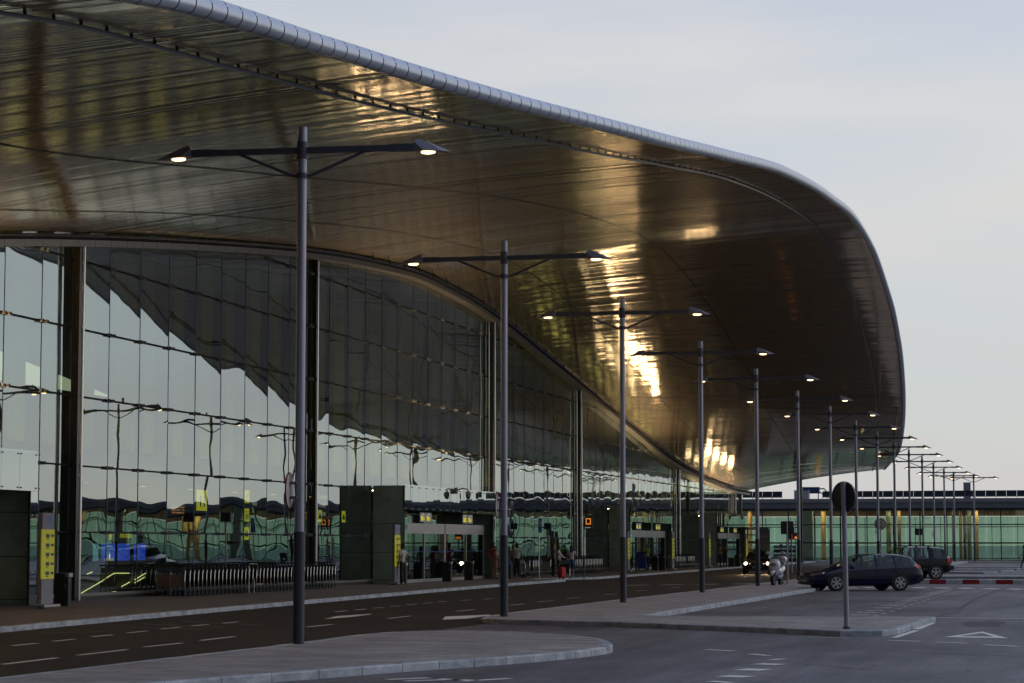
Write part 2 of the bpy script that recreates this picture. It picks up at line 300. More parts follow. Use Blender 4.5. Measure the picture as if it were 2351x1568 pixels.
def interp(tab, x, c=1):
    # monotone cubic through (x, value...) rows
    n = len(tab)
    if x <= tab[0][0]: i = 0
    elif x >= tab[-1][0]: i = n - 2
    else: i = max(k for k in range(n - 1) if tab[k][0] <= x)
    def sl_(k): return (tab[k + 1][c] - tab[k][c]) / (tab[k + 1][0] - tab[k][0])
    def tg(k):
        if k == 0: return sl_(0)
        if k == n - 1: return sl_(n - 2)
        a, b = sl_(k - 1), sl_(k); return 0 if a * b <= 0 else 2 * a * b / (a + b)
    x0, x1 = tab[i][0], tab[i + 1][0]; h = x1 - x0
    if x < tab[0][0]: return tab[0][c] + sl_(0) * (x - x0)
    if x > tab[-1][0]: return tab[-1][c] + sl_(n - 2) * (x - x1)
    t = (x - x0) / h
    return (2*t**3-3*t*t+1)*tab[i][c] + (t**3-2*t*t+t)*h*tg(i) + (-2*t**3+3*t*t)*tab[i+1][c] + (t**3-t*t)*h*tg(i+1)

# ------------------------------------------------------------------ ground, kerbs, road paint
def struct(o): o['kind'] = 'structure'; return o
struct(MB().add([(-3000, -3000, 0), (3000, -3000, 0), (3000, 3000, 0), (-3000, 3000, 0)], [(0, 1, 2, 3)], 'asphalt').build('road'))
XF = -30.0
mat('concrete', (.40, .40, .36), .8, noise=.15, nscale=.05)
struct(MB().add([(-400, 302, .01), (600, 302, .01), (900, 2500, .01), (-900, 2500, .01)], [(0, 1, 2, 3)], 'concrete').build('apron'))
mat('asphalt_shaded', (.018, .013, .011), .7, noise=.5, nscale=1.2, bump=.01, bscale=20, col2=(.030, .024, .021), stretch=(1.5, .4, 1), spec=.22)
struct(MB().add([(-27, 5, .003), (-15.0, 5, .003), (-13.6, 30, .003), (-13.3, 44, .003), (-13.2, 52, .003), (-13.6, 236, .003), (-27, 236, .003)], [(0, 1, 2, 3, 4, 5, 6)], 'asphalt_shaded').build('terminal_road_shade'))  # darker brown asphalt sheet, canopy shade painted into the road colour
def slab(name, pts, matn, kerbw=.16, z=K):
    pts = [Vector((p[0], p[1], 0)) for p in pts]; n = len(pts)
    ar = sum(pts[i].x * pts[(i + 1) % n].y - pts[(i + 1) % n].x * pts[i].y for i in range(n))
    if ar < 0: pts = pts[::-1]
    inn = []
    for i in range(n):
        a, b, c = pts[i - 1], pts[i], pts[(i + 1) % n]; n1 = Vector((-(b - a).y, (b - a).x, 0)).normalized(); n2 = Vector((-(c - b).y, (c - b).x, 0)).normalized()
        q = n1 + n2; q = q / max(.3, q.length_squared) * 2 if q.length > .1 else n1; inn.append(b + q * kerbw)
    o = MB().prism([(p.x, p.y) for p in inn], 0.01, z - .004, matn); o = struct(o.build(name))
    m = MB()
    for i in range(n):
        a, b = pts[i], pts[(i + 1) % n]; ai, bi = inn[i], inn[(i + 1) % n]; ln = (b - a).length; k = max(1, int(round(ln / 1.0)))
        for j in range(k):
            g = .008 / max(ln / k, .1); t0, t1 = j / k + g / k, (j + 1) / k - g / k
            P = [a.lerp(b, t0), a.lerp(b, t1), bi.lerp(ai, 1 - t1), bi.lerp(ai, 1 - t0)]
            dz = random.uniform(-.004, .004); tp = [(p.x, p.y, z + dz) for p in P]
            ou = (P[0] - P[3]).normalized() * .02
            vs = [(P[0].x, P[0].y, 0), (P[1].x, P[1].y, 0), (P[0].x, P[0].y, z - .02), (P[1].x, P[1].y, z - .02), (P[0].x - ou.x, P[0].y - ou.y, z + dz), (P[1].x - ou.x, P[1].y - ou.y, z + dz), tp[2], tp[3], (P[2].x, P[2].y, 0), (P[3].x, P[3].y, 0)]
            m.add(vs, [(0, 1, 3, 2), (2, 3, 5, 4), (4, 5, 6, 7), (7, 6, 8, 9), (1, 8, 6, 5, 3), (0, 2, 4, 7, 9)], 'kerb')
        m.add([(a.x, a.y, 0), (b.x, b.y, 0), (bi.x, bi.y, 0), (ai.x, ai.y, 0)] + [(a.lerp(ai, .2).x, a.lerp(ai, .2).y, z - .03), (b.lerp(bi, .2).x, b.lerp(bi, .2).y, z - .03), (bi.x, bi.y, z - .03), (ai.x, ai.y, z - .03)], [(0, 1, 5, 4), (4, 5, 6, 7)], 'kerb_joint')
    struct(m.build(name.replace('pavement', 'kerb').replace('island', 'island_kerb')))
def smooth_loop(pts, k=4):
    out_ = []; n = len(pts)
    for i in range(n):
        p0, p1, p2, p3 = pts[i - 1], pts[i], pts[(i + 1) % n], pts[(i + 2) % n]
        for j in range(k):
            t = j / k; out_.append(tuple(.5 * ((2 * p1[c]) + (-p0[c] + p2[c]) * t + (2 * p0[c] - 5 * p1[c] + 4 * p2[c] - p3[c]) * t * t + (-p0[c] + 3 * p1[c] - 3 * p2[c] + p3[c]) * t ** 3) for c in (0, 1)))
    return out_
# terminal pavement: kerb drifts from X -21.7 to -25.2
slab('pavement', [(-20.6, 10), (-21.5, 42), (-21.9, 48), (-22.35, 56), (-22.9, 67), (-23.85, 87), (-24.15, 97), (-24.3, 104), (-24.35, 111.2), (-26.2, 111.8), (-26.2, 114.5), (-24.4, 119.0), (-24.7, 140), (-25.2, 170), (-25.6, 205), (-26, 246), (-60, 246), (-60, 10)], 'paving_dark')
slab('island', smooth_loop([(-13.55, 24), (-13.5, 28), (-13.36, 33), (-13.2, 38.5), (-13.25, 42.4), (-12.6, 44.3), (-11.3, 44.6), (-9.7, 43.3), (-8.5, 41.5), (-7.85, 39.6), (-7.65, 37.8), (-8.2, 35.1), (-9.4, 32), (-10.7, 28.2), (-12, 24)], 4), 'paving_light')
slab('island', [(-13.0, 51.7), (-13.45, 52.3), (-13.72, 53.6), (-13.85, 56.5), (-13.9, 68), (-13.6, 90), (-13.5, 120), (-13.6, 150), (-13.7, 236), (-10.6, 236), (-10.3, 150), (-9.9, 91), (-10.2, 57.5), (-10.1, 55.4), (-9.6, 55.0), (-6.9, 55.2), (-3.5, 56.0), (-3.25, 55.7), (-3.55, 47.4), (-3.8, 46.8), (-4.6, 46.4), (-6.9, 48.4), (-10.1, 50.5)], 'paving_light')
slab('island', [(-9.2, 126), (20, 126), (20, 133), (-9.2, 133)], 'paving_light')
for i, yy in enumerate((147, 157, 168, 180)):
    slab('island', [(-9.2, yy), (-5.6 + i * .75, yy), (-4.9 + i * .75, yy + 1), (-4.9 + i * .75, yy + 4.5), (-9.2, yy + 4.5)], 'paving_light')
slab('pavement', [(-60, 238), (70, 238), (70, 300), (-60, 300)], 'paving_light')
PM = MB(); PW = MB()
def dash(x0, y0, x1, y1, wd=.13, mb=None, m='paint'):
    a = gz(x0, y0); b = gz(x1, y1); d = (b - a).normalized(); q = Vector((-d.y, d.x, 0)) * wd / 2
    (mb or PM).add([(p.x, p.y, .007) for p in (a - q, b - q, b + q, a + q)], [(0, 1, 2, 3)], m)
def quad(pts, m='paint'): PM.add([(*gz(*p)[:2], .007) for p in pts], [tuple(range(len(pts)))], m)
for d in ((7,1526,131,1511),(179,1505,292,1492),(331,1486,418,1477),(461,1471,539,1462),(704,1440,763,1434),(891,1420.6,941,1414.7),(1048,1403.5,1089,1400),
          (29,1483,85,1477.5),(123,1473,171,1468),(212,1462.5,258,1458),(293,1453.6,338,1449),(370,1445,415,1440),(438,1437.6,479,1434),(512,1431.5,546,1428),
          (770,1405,796,1402.5),(817,1401,840,1398.5),(857,1396.6,880,1395),(897,1392.5,919,1391),(934,1389,956,1387),(970,1385.7,994,1384),(1006,1382.5,1025,1381),(1060,1379,1080,1377.5),(1110,1376,1130,1374.5),(1150,1373,1170,1371.5),
          (1235,1382,1270,1379.5),(1170,1390,1205,1387),(1385,1366,1415,1364),(1300,1374,1330,1372),(1460,1357,1485,1355.6),(1540,1350,1560,1348.6)): dash(*d, wd=.12)
for d in ((85,1455,245,1450),(300,1440,470,1446),(330,1433,520,1441),(420,1427,600,1436),(1300,1359,1330,1358)): dash(*d, wd=.10, m='paint_worn')
for x in (1440, 1520, 1600, 1685, 1760): dash(x, 1344 - (x - 1440) * .012, x + 48, 1343.3 - (x - 1440) * .012, wd=.45)
quad([(743,1421.5),(775,1415),(854,1409.5),(850,1411.5),(800,1417.5)]); quad([(1016,1423),(1022,1416),(1127,1411.5),(1125,1413.5),(1070,1421)])
def C5(x, y): return (1607 + x * .3164, 1320.3 + y * .3164)
rows = [(1085,1220,291),(1140,1280,271),(1205,1335,257),(1262,1392,239),(1315,1445,222),(1368,1490,211),(1418,1530,197),(1460,1575,184),(1503,1610,172),(1543,1645,163),(1580,1685,155),(1610,1705,146),(1645,1735,136),(1675,1765,129),(1705,1790,121),(1735,1810,114),(1765,1830,107)]
for i, (a, b, y) in enumerate(rows):
    p = C5(a, y); q = C5(b, y); dash(*p, *q, wd=.34)
    g = gz(*p); 
    PW.add([(-9.95 - .003 * g.y, g.y - .9, .004), (g.x - .5, g.y - .10, .004), (g.x - .5, g.y + .25, .004), (-9.95 - .003 * g.y, g.y - .55, .004)], [(0, 1, 2, 3)], 'paint_worn')
for (a, b, y) in ((1265,1295,297),(1320,1350,280),(1378,1410,264),(1430,1460,246),(1475,1505,231),(1525,1553,216),(1565,1595,203),(1608,1635,190),(1645,1668,179),(1683,1703,170),(1712,1735,160),(1745,1762,151),(1772,1790,143),(1800,1815,134),(1826,1840,126)):
    dash(*C5(a, y), *C5(b, y), wd=.36)
for (a, b, y) in ((890,960,94),(1060,1150,94),(1190,1300,93),(1360,1470,93),(1540,1642,93),(1708,1818,95),(1880,1983,97),(2060,2165,100),(2237,2340,103),(2420,2520,106)): dash(*C5(a, y), *C5(b, y), wd=1.5)
for a, b in (((1365,475),(1600,483)),((1722,489),(1940,497)),((2058,508),(2305,520)),((48,542),(245,553)),((365,574),(500,587))): dash(*C5(*a), *C5(*b), wd=.16)
for a, b in (((530,613),(592,615)),((455,653),(550,645)),((335,695),(440,683)),((205,743),(315,733)),((110,780),(190,776))): dash(*C5(*a), *C5(*b), wd=.42)
for a, b in (((1410,456),(1570,404)),((1575,396),(1690,348))): dash(*C5(*a), *C5(*b), wd=.14)
dash(*C5(1630, 309), *C5(2420, 319), wd=.22); dash(*C5(780, 449), *C5(1090, 460), wd=.08); dash(1105, 1421, 1130, 1428, .06); dash(1130, 1428, 1260, 1436, .06)
T0 = [C5(1770, 452), C5(2240, 461), C5(2048, 412)]; T1 = [C5(1880, 446), C5(2130, 449), C5(2045, 423)]
for i in range(3):
    j = (i + 1) % 3; quad([T0[i], T0[j], T1[j], T1[i]])
for x0, x1, y0, y1 in ((890, 985, 1561, 1557), (930, 1060, 1564.5, 1560.5), (1010, 1100, 1559.5, 1563), (1060, 1170, 1565, 1558.5)): dash(x0, y0, x1, y1, .18)
SM = MB(); rs_ = random.Random(5)
def stain(cx, cy, rx, ry, m='stain'):
    n_ = 22; g = gz(cx, cy); q = [rs_.uniform(.7, 1.2) for _ in range(n_)]
    SM.add([(g.x + rx*math.cos(2*math.pi*k/n_)*q[k], g.y + ry*math.sin(2*math.pi*k/n_)*q[k], .0025) for k in range(n_)], [tuple(range(n_))], m)
def track(pts, wd, m='stain'):
    P_ = [gz(*p) for p in pts]
    for a, b in zip(P_[:-1], P_[1:]):
        d = (b - a).normalized(); q = Vector((-d.y, d.x, 0)) * wd / 2; SM.add([(p.x, p.y, .0025) for p in (a - q, b - q, b + q, a + q)], [(0, 1, 2, 3)], m)
mat('stain', (.062, .060, .066), .8, spec=.3, noise=.5, nscale=2, col2=(.10, .096, .104))
track([C5(1880, 250), C5(1960, 195), C5(2060, 150), C5(2160, 112), C5(2260, 82)], .10); track([C5(1690, 320), C5(1780, 285), C5(1900, 262)], .07); track([C5(950, 520), C5(1500, 560), C5(2330, 590)], .05); track([C5(100, 640), C5(700, 640), C5(1250, 690)], .05)
for a in ((2050, 355, .5, 2.2), (1275, 657, .04, .15), (1950, 700, .05, .2)): stain(*C5(a[0], a[1]), a[2], a[3])
struct(SM.build('road_stains'))
struct(PM.build('road_markings')); struct(PW.build('worn_road_markings'))

# ------------------------------------------------------------------ terminal building
ET = [(320,0,-12),(420,20,-12),(550,57,-12),(693,103,-12),(850,150,-11.9),(1000,195,-11.6),(1200,250,-11.1),(1350,287,-10.6),(1500,325,-10.1),(1650,360,-9.8),(1800,400,-9.45),(1900,455,-9.4),(1965,512,-9.4),(2010,595,-9.2),(2040,685,-9.2),(2062,785,-9.45),(2072,880,-10),(2073,962,-10.8),(2060,1040,-13.1),(2031,1077,-17)]
EY = [(20, -12.0, 7.6)] + [(g.y, X, g.z) for x, y, X in ET for g in (gx(x, y, X),)]
JT = [(20, 7.2), (40, 7.9), (51.6, 9.4)] + [(g.y, g.z) for x, y in ((0,543),(180,546),(450,558),(713,580),(830,600),(950,632),(1042,677),(1135,737),(1230,812),(1330,892),(1440,982),(1550,1068),(1620,1103),(1690,1127),(1725,1132)) for g in (gx(x, y, XF),)]
YEND = EY[-1][0]
def Jz(Y): return interp(JT, Y, 1)
def Ex(Y): return interp(EY, Y, 1)
def Ez(Y): return interp(EY, Y, 2)
def soff(Y, u, dz=0):
    a = Vector((XF - .5, Y, Jz(Y))); b = Vector((Ex(Y), Y, Ez(Y))); p = a.lerp(b, u); p.z += dz + .35 * math.sin(math.pi * u) * 0.6; return p
term = thing('terminal_building', (XF, 130, 0), 'huge airport terminal with sweeping bronze canopy and tall mirrored green glass facade', 'terminal')
def tp(o): o.parent = term; o.matrix_parent_inverse = Matrix.Translation((-XF, -130, 0)); return o
# soffit: narrow metal strips running out from the facade, each slightly tilted
m = MB(); NU = 22; ys = []; y = 20.0
while y < YEND: ys.append(y); y += .24 if y < 150 else .4
ys.append(YEND)
k0 = m.mi('soffit_metal'); prev = None; rr = random.Random(3)
for i in range(len(ys) - 1):
    t1 = rr.gauss(0, .0017); o = len(m.v)
    for j in range(NU + 1):
        u = j / NU; m.v.append(tuple(soff(ys[i], u, t1))); m.v.append(tuple(soff(ys[i + 1], u, -t1)))
    for j in range(NU): m.f.append((o + 2*j, o + 2*j + 1, o + 2*j + 3, o + 2*j + 2)); m.m.append(k0)
tp(m.build('soffit', smooth=20))
for u in (.24, .56):
    m = MB()
    for i in range(0, len(ys) - 3, 3):
        a, b = soff(ys[i], u, -.012), soff(ys[i + 3], u, -.012); m.bar(a, b, .02, .015, 'gap')
    tp(m.build('soffit_seam'))
m = MB(); P = [soff(y_, .915, -.07) for y_ in ys[::3]]; m.tube(P, .035, 'dark_chrome', 6)
for y_ in [20 + .9 * k for k in range(int((YEND - 20) / .9))]:
    p = soff(y_, .915, -.07); m.box(p.x - .02, p.x + .02, y_ - .02, y_ + .02, p.z, p.z + .08, 'gap')
tp(m.build('gutter_rail', smooth=40))
# rolled rim of the canopy edge: short metal sleeves with dark joints
m = MB(); y = 20.0; RT = .17; n = 16
def ering(y_, r):
    p = Vector((Ex(y_), y_, Ez(y_) + .10)); d = (Vector((Ex(y_ + .2), y_ + .2, Ez(y_ + .2))) - Vector((Ex(y_ - .2), y_ - .2, Ez(y_ - .2)))).normalized()
    a = d.cross(Vector((0, 0, 1))).normalized(); b = a.cross(d); return [p + (a * math.cos(2*math.pi*k/n) + b * math.sin(2*math.pi*k/n)) * r for k in range(n)]
while y < YEND - .1:
    st = .62 if y < 100 else .8; g = .04 if y < 60 else .035
    a, b, c = ering(y, RT), ering(y + st - g, RT), ering(y + st, RT)
    fs = [(k, (k + 1) % n, (k + 1) % n + n, k + n) for k in range(n)]
    m.add(a + b, fs, 'tube'); m.add(ering(y + st - g, RT - .012) + ering(y + st, RT - .012), fs, 'gap'); y += st
yl = y - .4
tp(m.build('canopy_rim', smooth=50))
# closing edge at far end + roof skin above
m = MB(); q = []
for j in range(13): q.append(soff(YEND, j / 12))
vs = [tuple(p) for p in q] + [(p.x, p.y + .6, p.z + .55 * (1 - j / 14)) for j, p in enumerate(q)]
m.add(vs, [(j, j + 1, j + 14, j + 13) for j in range(12)], 'soffit_metal'); tp(m.build('canopy_end', smooth=30))
m = MB(); vs = []; fs = []; yy = [20 + 4 * k for k in range(int((YEND - 20) / 4) + 1)] + [YEND + .3]
for y_ in yy:
    e0 = Vector((Ex(y_), y_, Ez(y_) + .16)); j0 = Jz(y_)
    for x_, z_ in ((e0.x, e0.z), (e0.x - 5, e0.z + .35), (-24, max(j0, e0.z) + .5), (-34, j0 + 1.0), (-62, j0 + .2)): vs.append((x_, y_, z_))
for i in range(len(yy) - 1):
    for j in range(4): fs.append((i*5 + j, i*5 + j + 1, i*5 + j + 6, i*5 + j + 5))
m.add(vs, fs, 'roof_grey'); tp(m.build('roof', smooth=60))
# edge beam where the soffit meets the glass
m = MB(); m2 = MB(); st = [20 + 1.25 * k for k in range(int((YEND - 20) / 1.25))] + [YEND]
for a, b in zip(st[:-1], st[1:]):
    za, zb = Jz(a), Jz(b)
    m.bar((XF + .28, a + .012, za - .19), (XF + .28, b - .012, zb - .19), .5, .20, 'light_panel')
    m2.bar((XF + .42, a, za - .02), (XF + .42, b, zb - .02), .34, .09, 'gap'); m2.tube([(XF + .62, a, za + .04), (XF + .62, b, zb + .04)], .05, 'dark_chrome', 6, False)
    m2.bar((XF + .27, a, za - .19), (XF + .27, b, zb - .19), .47, .17, 'gap')
for y_ in [95 + 2.4 * k for k in range(45)]: m2.bar((XF + .72, y_, Jz(y_) - .02), (XF + .72, y_, Jz(y_) + .28), .05, .05, 'gap')
for k in range(44):
    a, b = 95 + 2.4 * k, 97.4 + 2.4 * k; m2.tube([(XF + .72, a, Jz(a) + .26), (XF + .72, b, Jz(b) + .26)], .02, 'gap', 5, False)
tp(m.build('edge_beam')); tp(m2.build('maintenance_rail'))
# glass: one part per pane column, every pane slightly bowed; rows of transoms
ZR = [.25, 2.2, 4.25, 6.4, 8.5, 10.65, 12.8, 15.5]; SEAM = [38.6 + 2.503 * k for k in range(70)]
rg = random.Random(11)
for s0, s1 in zip(SEAM[:-1], SEAM[1:]):
    if s0 > 211: break
    m = MB(); kk = m.mi('facade_glass'); top = min(Jz(s0), Jz(s1)) - .1
    for r0, r1 in zip(ZR[:-1], ZR[1:]):
        if r0 > top: break
        z1 = min(r1, max(Jz(s0), Jz(s1)) - .1); nu, nv = 10, 8; o = len(m.v)
        A = rg.uniform(.001, .0042) * (1 if rg.random() < .7 else -1) * (.7 if r0 < 6.3 else 1.5); B = rg.gauss(0, .0022); C = rg.gauss(0, .0018); ph = rg.uniform(0, 6.3); ph2 = rg.uniform(0, 6.3)
        for j in range(nv + 1):
            for i in range(nu + 1):
                u, v = i / nu, j / nv; yv = s0 + .01 + (s1 - s0 - .02) * u; zz = r0 + .008 + (z1 - r0 - .016) * v
                zz = min(zz, Jz(yv) - .1)
                d = A * (4*u*(1-u)) * (.4 + 2.4*v*(1-v)) + B*(u-.5)*2 + C*(v-.5)*2 + .0008*math.sin(9*v+ph)*math.sin(5*u+ph2) + .0004*math.sin(17*v+ph2+4*u)
                m.v.append((XF + d, yv, zz))
        for j in range(nv):
            for i in range(nu): a = o + j*(nu+1) + i; m.f.append((a, a+1, a+nu+2, a+nu+1)); m.m.append(kk)
    tp(m.build('glass_panel', smooth=60))
for z_ in ZR[:-1]:
    m = MB()
    for s0, s1 in zip(SEAM[:-1], SEAM[1:]):
        if s0 > 211: break
        if z_ > Jz((s0 + s1) / 2) - .35: continue
        m.bar((XF + .035, s0, z_), (XF + .035, s1, z_), .035, .05 if z_ > 1 else .12, 'gap' if z_ > 1 else 'light_panel')
        if z_ > 1:
            for dy in (.16, -.16): m.box(XF + .02, XF + .13, s0 + dy - .045, s0 + dy + .045, z_ - .05, z_ + .05, 'clamp_metal'); m.box(XF + .13, XF + .15, s0 + dy - .03, s0 + dy + .03, z_ - .03, z_ + .03, 'gap')
    if m.f: tp(m.build('transom'))
m = MB()
for s0 in SEAM:
    if s0 < 212: m.box(XF - .02, XF + .012, s0 - .009, s0 + .009, .2, Jz(s0) - .1, 'dark_chrome')
tp(m.build('pane_joint'))
m = MB(); m.box(XF - .15, XF + .06, 38, 213, .1, .22, 'inner_dark'); tp(m.build('plinth'))
# columns: twin polished tubes with a bronze web
for i, (x0, x1, hp) in enumerate(((140, 192, 10.6), (703, 725, 13), (1107, 1136, 13.6), (1313, 1336, 12), (1543, 1562, 8), (1676, 1690, 7))):
    Yc = gx((x0 + x1) / 2 + (-9 if i == 0 else 0), 1280, XF).y; zt = Jz(Yc) - .28; a = gy(x0, 1280, Yc).x; b = gy(x1, 1280, Yc).x; wd = max((b - a) * .46, .2); a = XF + .03; b = a + wd
    m = MB(); r = .065 if i == 0 else .05
    m.box(a, b - r*1.6, Yc - .10, Yc - .06, .12, zt, 'bronze'); m.box(a, a + .16, Yc - .06, Yc + .08, .12, zt, 'bronze'); m.box(b - r*1.6 - .12, b - r*1.6, Yc - .06, Yc + .08, .12, zt, 'bronze')
    for k in range(int((zt - .3) / 1.1)): m.box(a + wd*.36, a + wd*.50, Yc - .105, Yc - .098, .8 + 1.1*k, 1.05 + 1.1*k, 'gap'); 
    c = tp(m.build('column'))
    m = MB(); m.tube([(b + r*.3, Yc - .1, .12), (b + r*.3, Yc - .1, zt)], r, 'chrome', 14)
    if i > 1: m.tube([(a + .04, Yc - .2, .12), (a + .04, Yc - .2, zt)], r * .8, 'chrome', 12)
    t = m.build('column_tube', smooth=40); t.parent = c
# inside
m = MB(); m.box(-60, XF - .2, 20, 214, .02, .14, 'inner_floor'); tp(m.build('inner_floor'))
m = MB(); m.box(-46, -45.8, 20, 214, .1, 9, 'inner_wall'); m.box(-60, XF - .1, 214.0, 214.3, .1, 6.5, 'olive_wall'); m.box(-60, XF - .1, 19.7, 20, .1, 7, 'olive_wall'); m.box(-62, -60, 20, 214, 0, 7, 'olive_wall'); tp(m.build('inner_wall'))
m = MB()
for k in range(62): 
    y_ = 40 + 2.8 * k; m.box(-33.4, -33.2, y_, y_ + rg.uniform(.8, 2.1), 4.9, max(5.4, Jz(y_) - .3), 'inner_fin')
tp(m.build('inner_fins'))
m = MB(); m.box(-32.8, -31.6, 38, 200, 4.7, 4.88, 'inner_dark'); m.box(-31.66, -31.6, 38, 200, 4.88, 5.0, 'inner_dark')
for k in range(8, 50): m.box(-32.4, -32.1, 40 + 3.2 * k, 41.4 + 3.2 * k, 4.9, 4.93, 'fin_fill')  # added glow strips, hidden by an added ledge, to brighten the fins
tp(m.build('fin_fill_ledge'))
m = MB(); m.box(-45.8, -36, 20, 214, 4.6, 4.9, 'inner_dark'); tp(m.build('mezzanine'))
m = MB()
for k in range(26):
    y_ = 52 + 6.2 * k; pass
    m.box(-43.6, -43.4, y_ + 2, y_ + 2.4, 4.585, 4.598, 'lamp_warm')
tp(m.build('ceiling_lights'))
m = MB()
for k in range(14):
    y_ = 55 + 11.5 * k; m.tube([(-34.5, y_, .14), (-34.5, y_, 4.6)], .3, 'inner_beige', 14)
tp(m.build('inner_column', smooth=40))
m = MB()
for k in range(30):
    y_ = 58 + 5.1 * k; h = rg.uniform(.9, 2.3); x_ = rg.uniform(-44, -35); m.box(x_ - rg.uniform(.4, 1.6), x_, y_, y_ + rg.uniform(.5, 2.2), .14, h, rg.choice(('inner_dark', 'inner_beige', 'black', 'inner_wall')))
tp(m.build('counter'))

# ------------------------------------------------------------------ entrance vestibules
XV = -28.5
def vestibule(Y0, Y1, label, doors=2, near=False):
    t = thing('entrance_vestibule', (XV, (Y0 + Y1) / 2, K), label, 'entrance', group='glass entrance boxes on the terminal facade'); c = (Y0 + Y1) / 2; h = 4.28; fb = 3.2; L_ = (Y1 - Y0) / 2
    m = MB()
    for s in (-1, 1):
        yo = s * L_; m.box(-1.45, -.06, min(yo, yo - s*.12), max(yo, yo - s*.12), 0, h, 'olive_wall')
    m.box(-1.45, -.08, -L_ + .12, L_ - .12, 3.80, 3.90, 'olive_wall'); m.build('side_wall', t)
    m = MB()
    for z_ in (.15, 1.35, 2.6): m.box(-1.45, -.05, -L_ - .004, -L_, z_, z_ + .02, 'gap'); m.box(-1.45, -.2, L_ - .125, L_ - .121, z_, z_ + .02, 'gap')
    m.build('panel_joint', t)
    # fascia of separate glass sheets
    m = MB(); n_ = max(3, int(round(2 * L_ / 1.2))); w_ = 2 * L_ / n_; rq = random.Random(int(Y0))
    for i in range(n_):
        a, b = -L_ + i * w_ + .006, -L_ + (i + 1) * w_ - .006; o = len(m.v); k_ = m.mi('screen_glass'); A = rq.uniform(-.004, .004); B = rq.gauss(0, .002)
        for j in range(5):
            for q_ in range(6): u, v = q_ / 5, j / 4; m.v.append((A*4*u*(1-u) + B*(v-.5) + .001*math.sin(7*u+i), a + (b - a)*u, fb + (h + .05 - fb)*v))
        for j in range(4):
            for q_ in range(5): p = o + j*6 + q_; m.f.append((p, p+1, p+7, p+6)); m.m.append(k_)
    m.build('fascia_glass', t, smooth=60)
    m = MB(); m.box(-.08, -.02, -L_, L_, fb, h, 'inner_dark')
    for i in range(n_ + 1):
        y_ = -L_ + i * w_
        for z_ in (fb + .08, h - .06): m.box(0, .03, y_ - .12, y_ - .08, z_ - .02, z_ + .02, 'chrome'); m.box(0, .03, y_ + .08, y_ + .12, z_ - .02, z_ + .02, 'chrome')
    m.build('fascia_back', t)
    for s in (-1, 1):
        m = MB(); a, b = (-L_, -L_ + .42) if s < 0 else (L_ - .42, L_); m.box(-.012, 0, a, b, 0, fb - .01, 'screen_glass'); m.box(-.1, -.03, a + .05, b - .0, 0, fb - .01, 'inner_dark')
        for z_ in (.2, .9, 1.25, 2.5): 
            for q_ in (a + .06, b - .06): m.box(0, .03, q_ - .02, q_ + .02, z_, z_ + .04, 'chrome')
        m.build('jamb', t)
    # revolving / sliding door sets
    dw = (2 * L_ - 1.3) / max(1, doors)
    for i in range(doors):
        a = -L_ + .55 + i * dw; b = a + dw - .1; hb, ht = 2.2, 2.66
        d = MB(); d.box(-1.0, -.42, a, b, hb, ht, 'aluminium'); d.box(-.42, -.36, a + .02, b - .02, hb - .01, ht - .02, 'aluminium'); dd = d.build('door_frame', t)
        f = MB()
        for q_ in (a + .04, a + dw * .52, b - .05): f.box(-.44, -.36, q_ - .05, q_ + .05, 0, hb, 'aluminium')
        f.box(-.42, -.38, a, b, 0, .14, 'aluminium'); f.build('door_post', t)
        g = MB(); g.box(-.405, -.395, a + .1, b - .1, .14, hb, 'door_glass'); g.build('door_glass', t)
        g = MB(); g.box(-.394, -.392, a + .1, b - .1, 1.36, 1.39, 'bin_blue')
        for q_ in (a + .5, (a + b) / 2 + .3, b - .5): g.add([(-.391, q_ - .14, 1.3), (-.391, q_ + .14, 1.3), (-.391, q_, 1.5)], [(0, 1, 2)], 'bin_blue')
        g.build('door_stripe', t)
        sg = MB(); q_ = (a + b) / 2; sg.box(-.30, -.24, q_ - .95, q_ - .02, 2.72, 3.14, 'aluminium'); sg.box(-.30, -.24, q_ + .02, q_ + .95, 2.72, 3.14, 'aluminium')
        for e_ in (-.8, .15):
            sg.box(-.238, -.236, q_ + e_, q_ + e_ + .1, 2.78, 3.02, 'sign_yellow_lit'); sg.box(-.238, -.236, q_ + e_ + .16, q_ + e_ + .3, 2.78, 2.98, 'sign_yellow_lit')
            for z_ in (2.8, 2.87, 2.94): sg.box(-.238, -.236, q_ + e_ + .36, q_ + e_ + .6, z_, z_ + .03, 'text_white' if z_ > 2.9 else 'sign_yellow_lit')
            sg.box(-.238, -.236, q_ + e_ + .2, q_ + e_ + .5, 3.05, 3.09, 'text_white')
        sg.build('door_sign', t)
    if not near:
        # lit pictograms inside the doorway
        g = MB(); q_ = -L_ + .55 + dw * .62
        g.box(-1.3, -1.26, q_ - .3, q_ + .5, .9, 2.15, 'black')
        for z_ in (1.75, 1.15): g.box(-1.255, -1.25, q_, q_ + .32, z_, z_ + .25, 'sign_yellow_lit')
        g.box(-1.249, -1.247, q_ + .05, q_ + .27, 1.85, 1.90, 'black'); g.box(-1.249, -1.247, q_ + .10, q_ + .16, 1.80, 1.95, 'black'); g.box(-1.249, -1.247, q_ + .06, q_ + .26, 1.20, 1.30, 'black')
        for z_ in (1.62, 1.5, 1.02): g.box(-1.255, -1.25, q_, q_ + .45, z_, z_ + .04, 'sign_yellow_lit')
        g.build('pictogram_board', t)
    return t
Ys = lambda x: gx(x, 1280, XV).y
vestibule(46.5, Ys(83.5), 'nearest glass entrance box, cut by left edge of photo', doors=0, near=True)
vA = vestibule(Ys(929), Ys(1137), 'green glass entrance box with two door sets right of the nearest luggage trolley row')
vB = vestibule(Ys(1448), Ys(1544), 'green glass entrance box behind the worker in the high visibility vest')
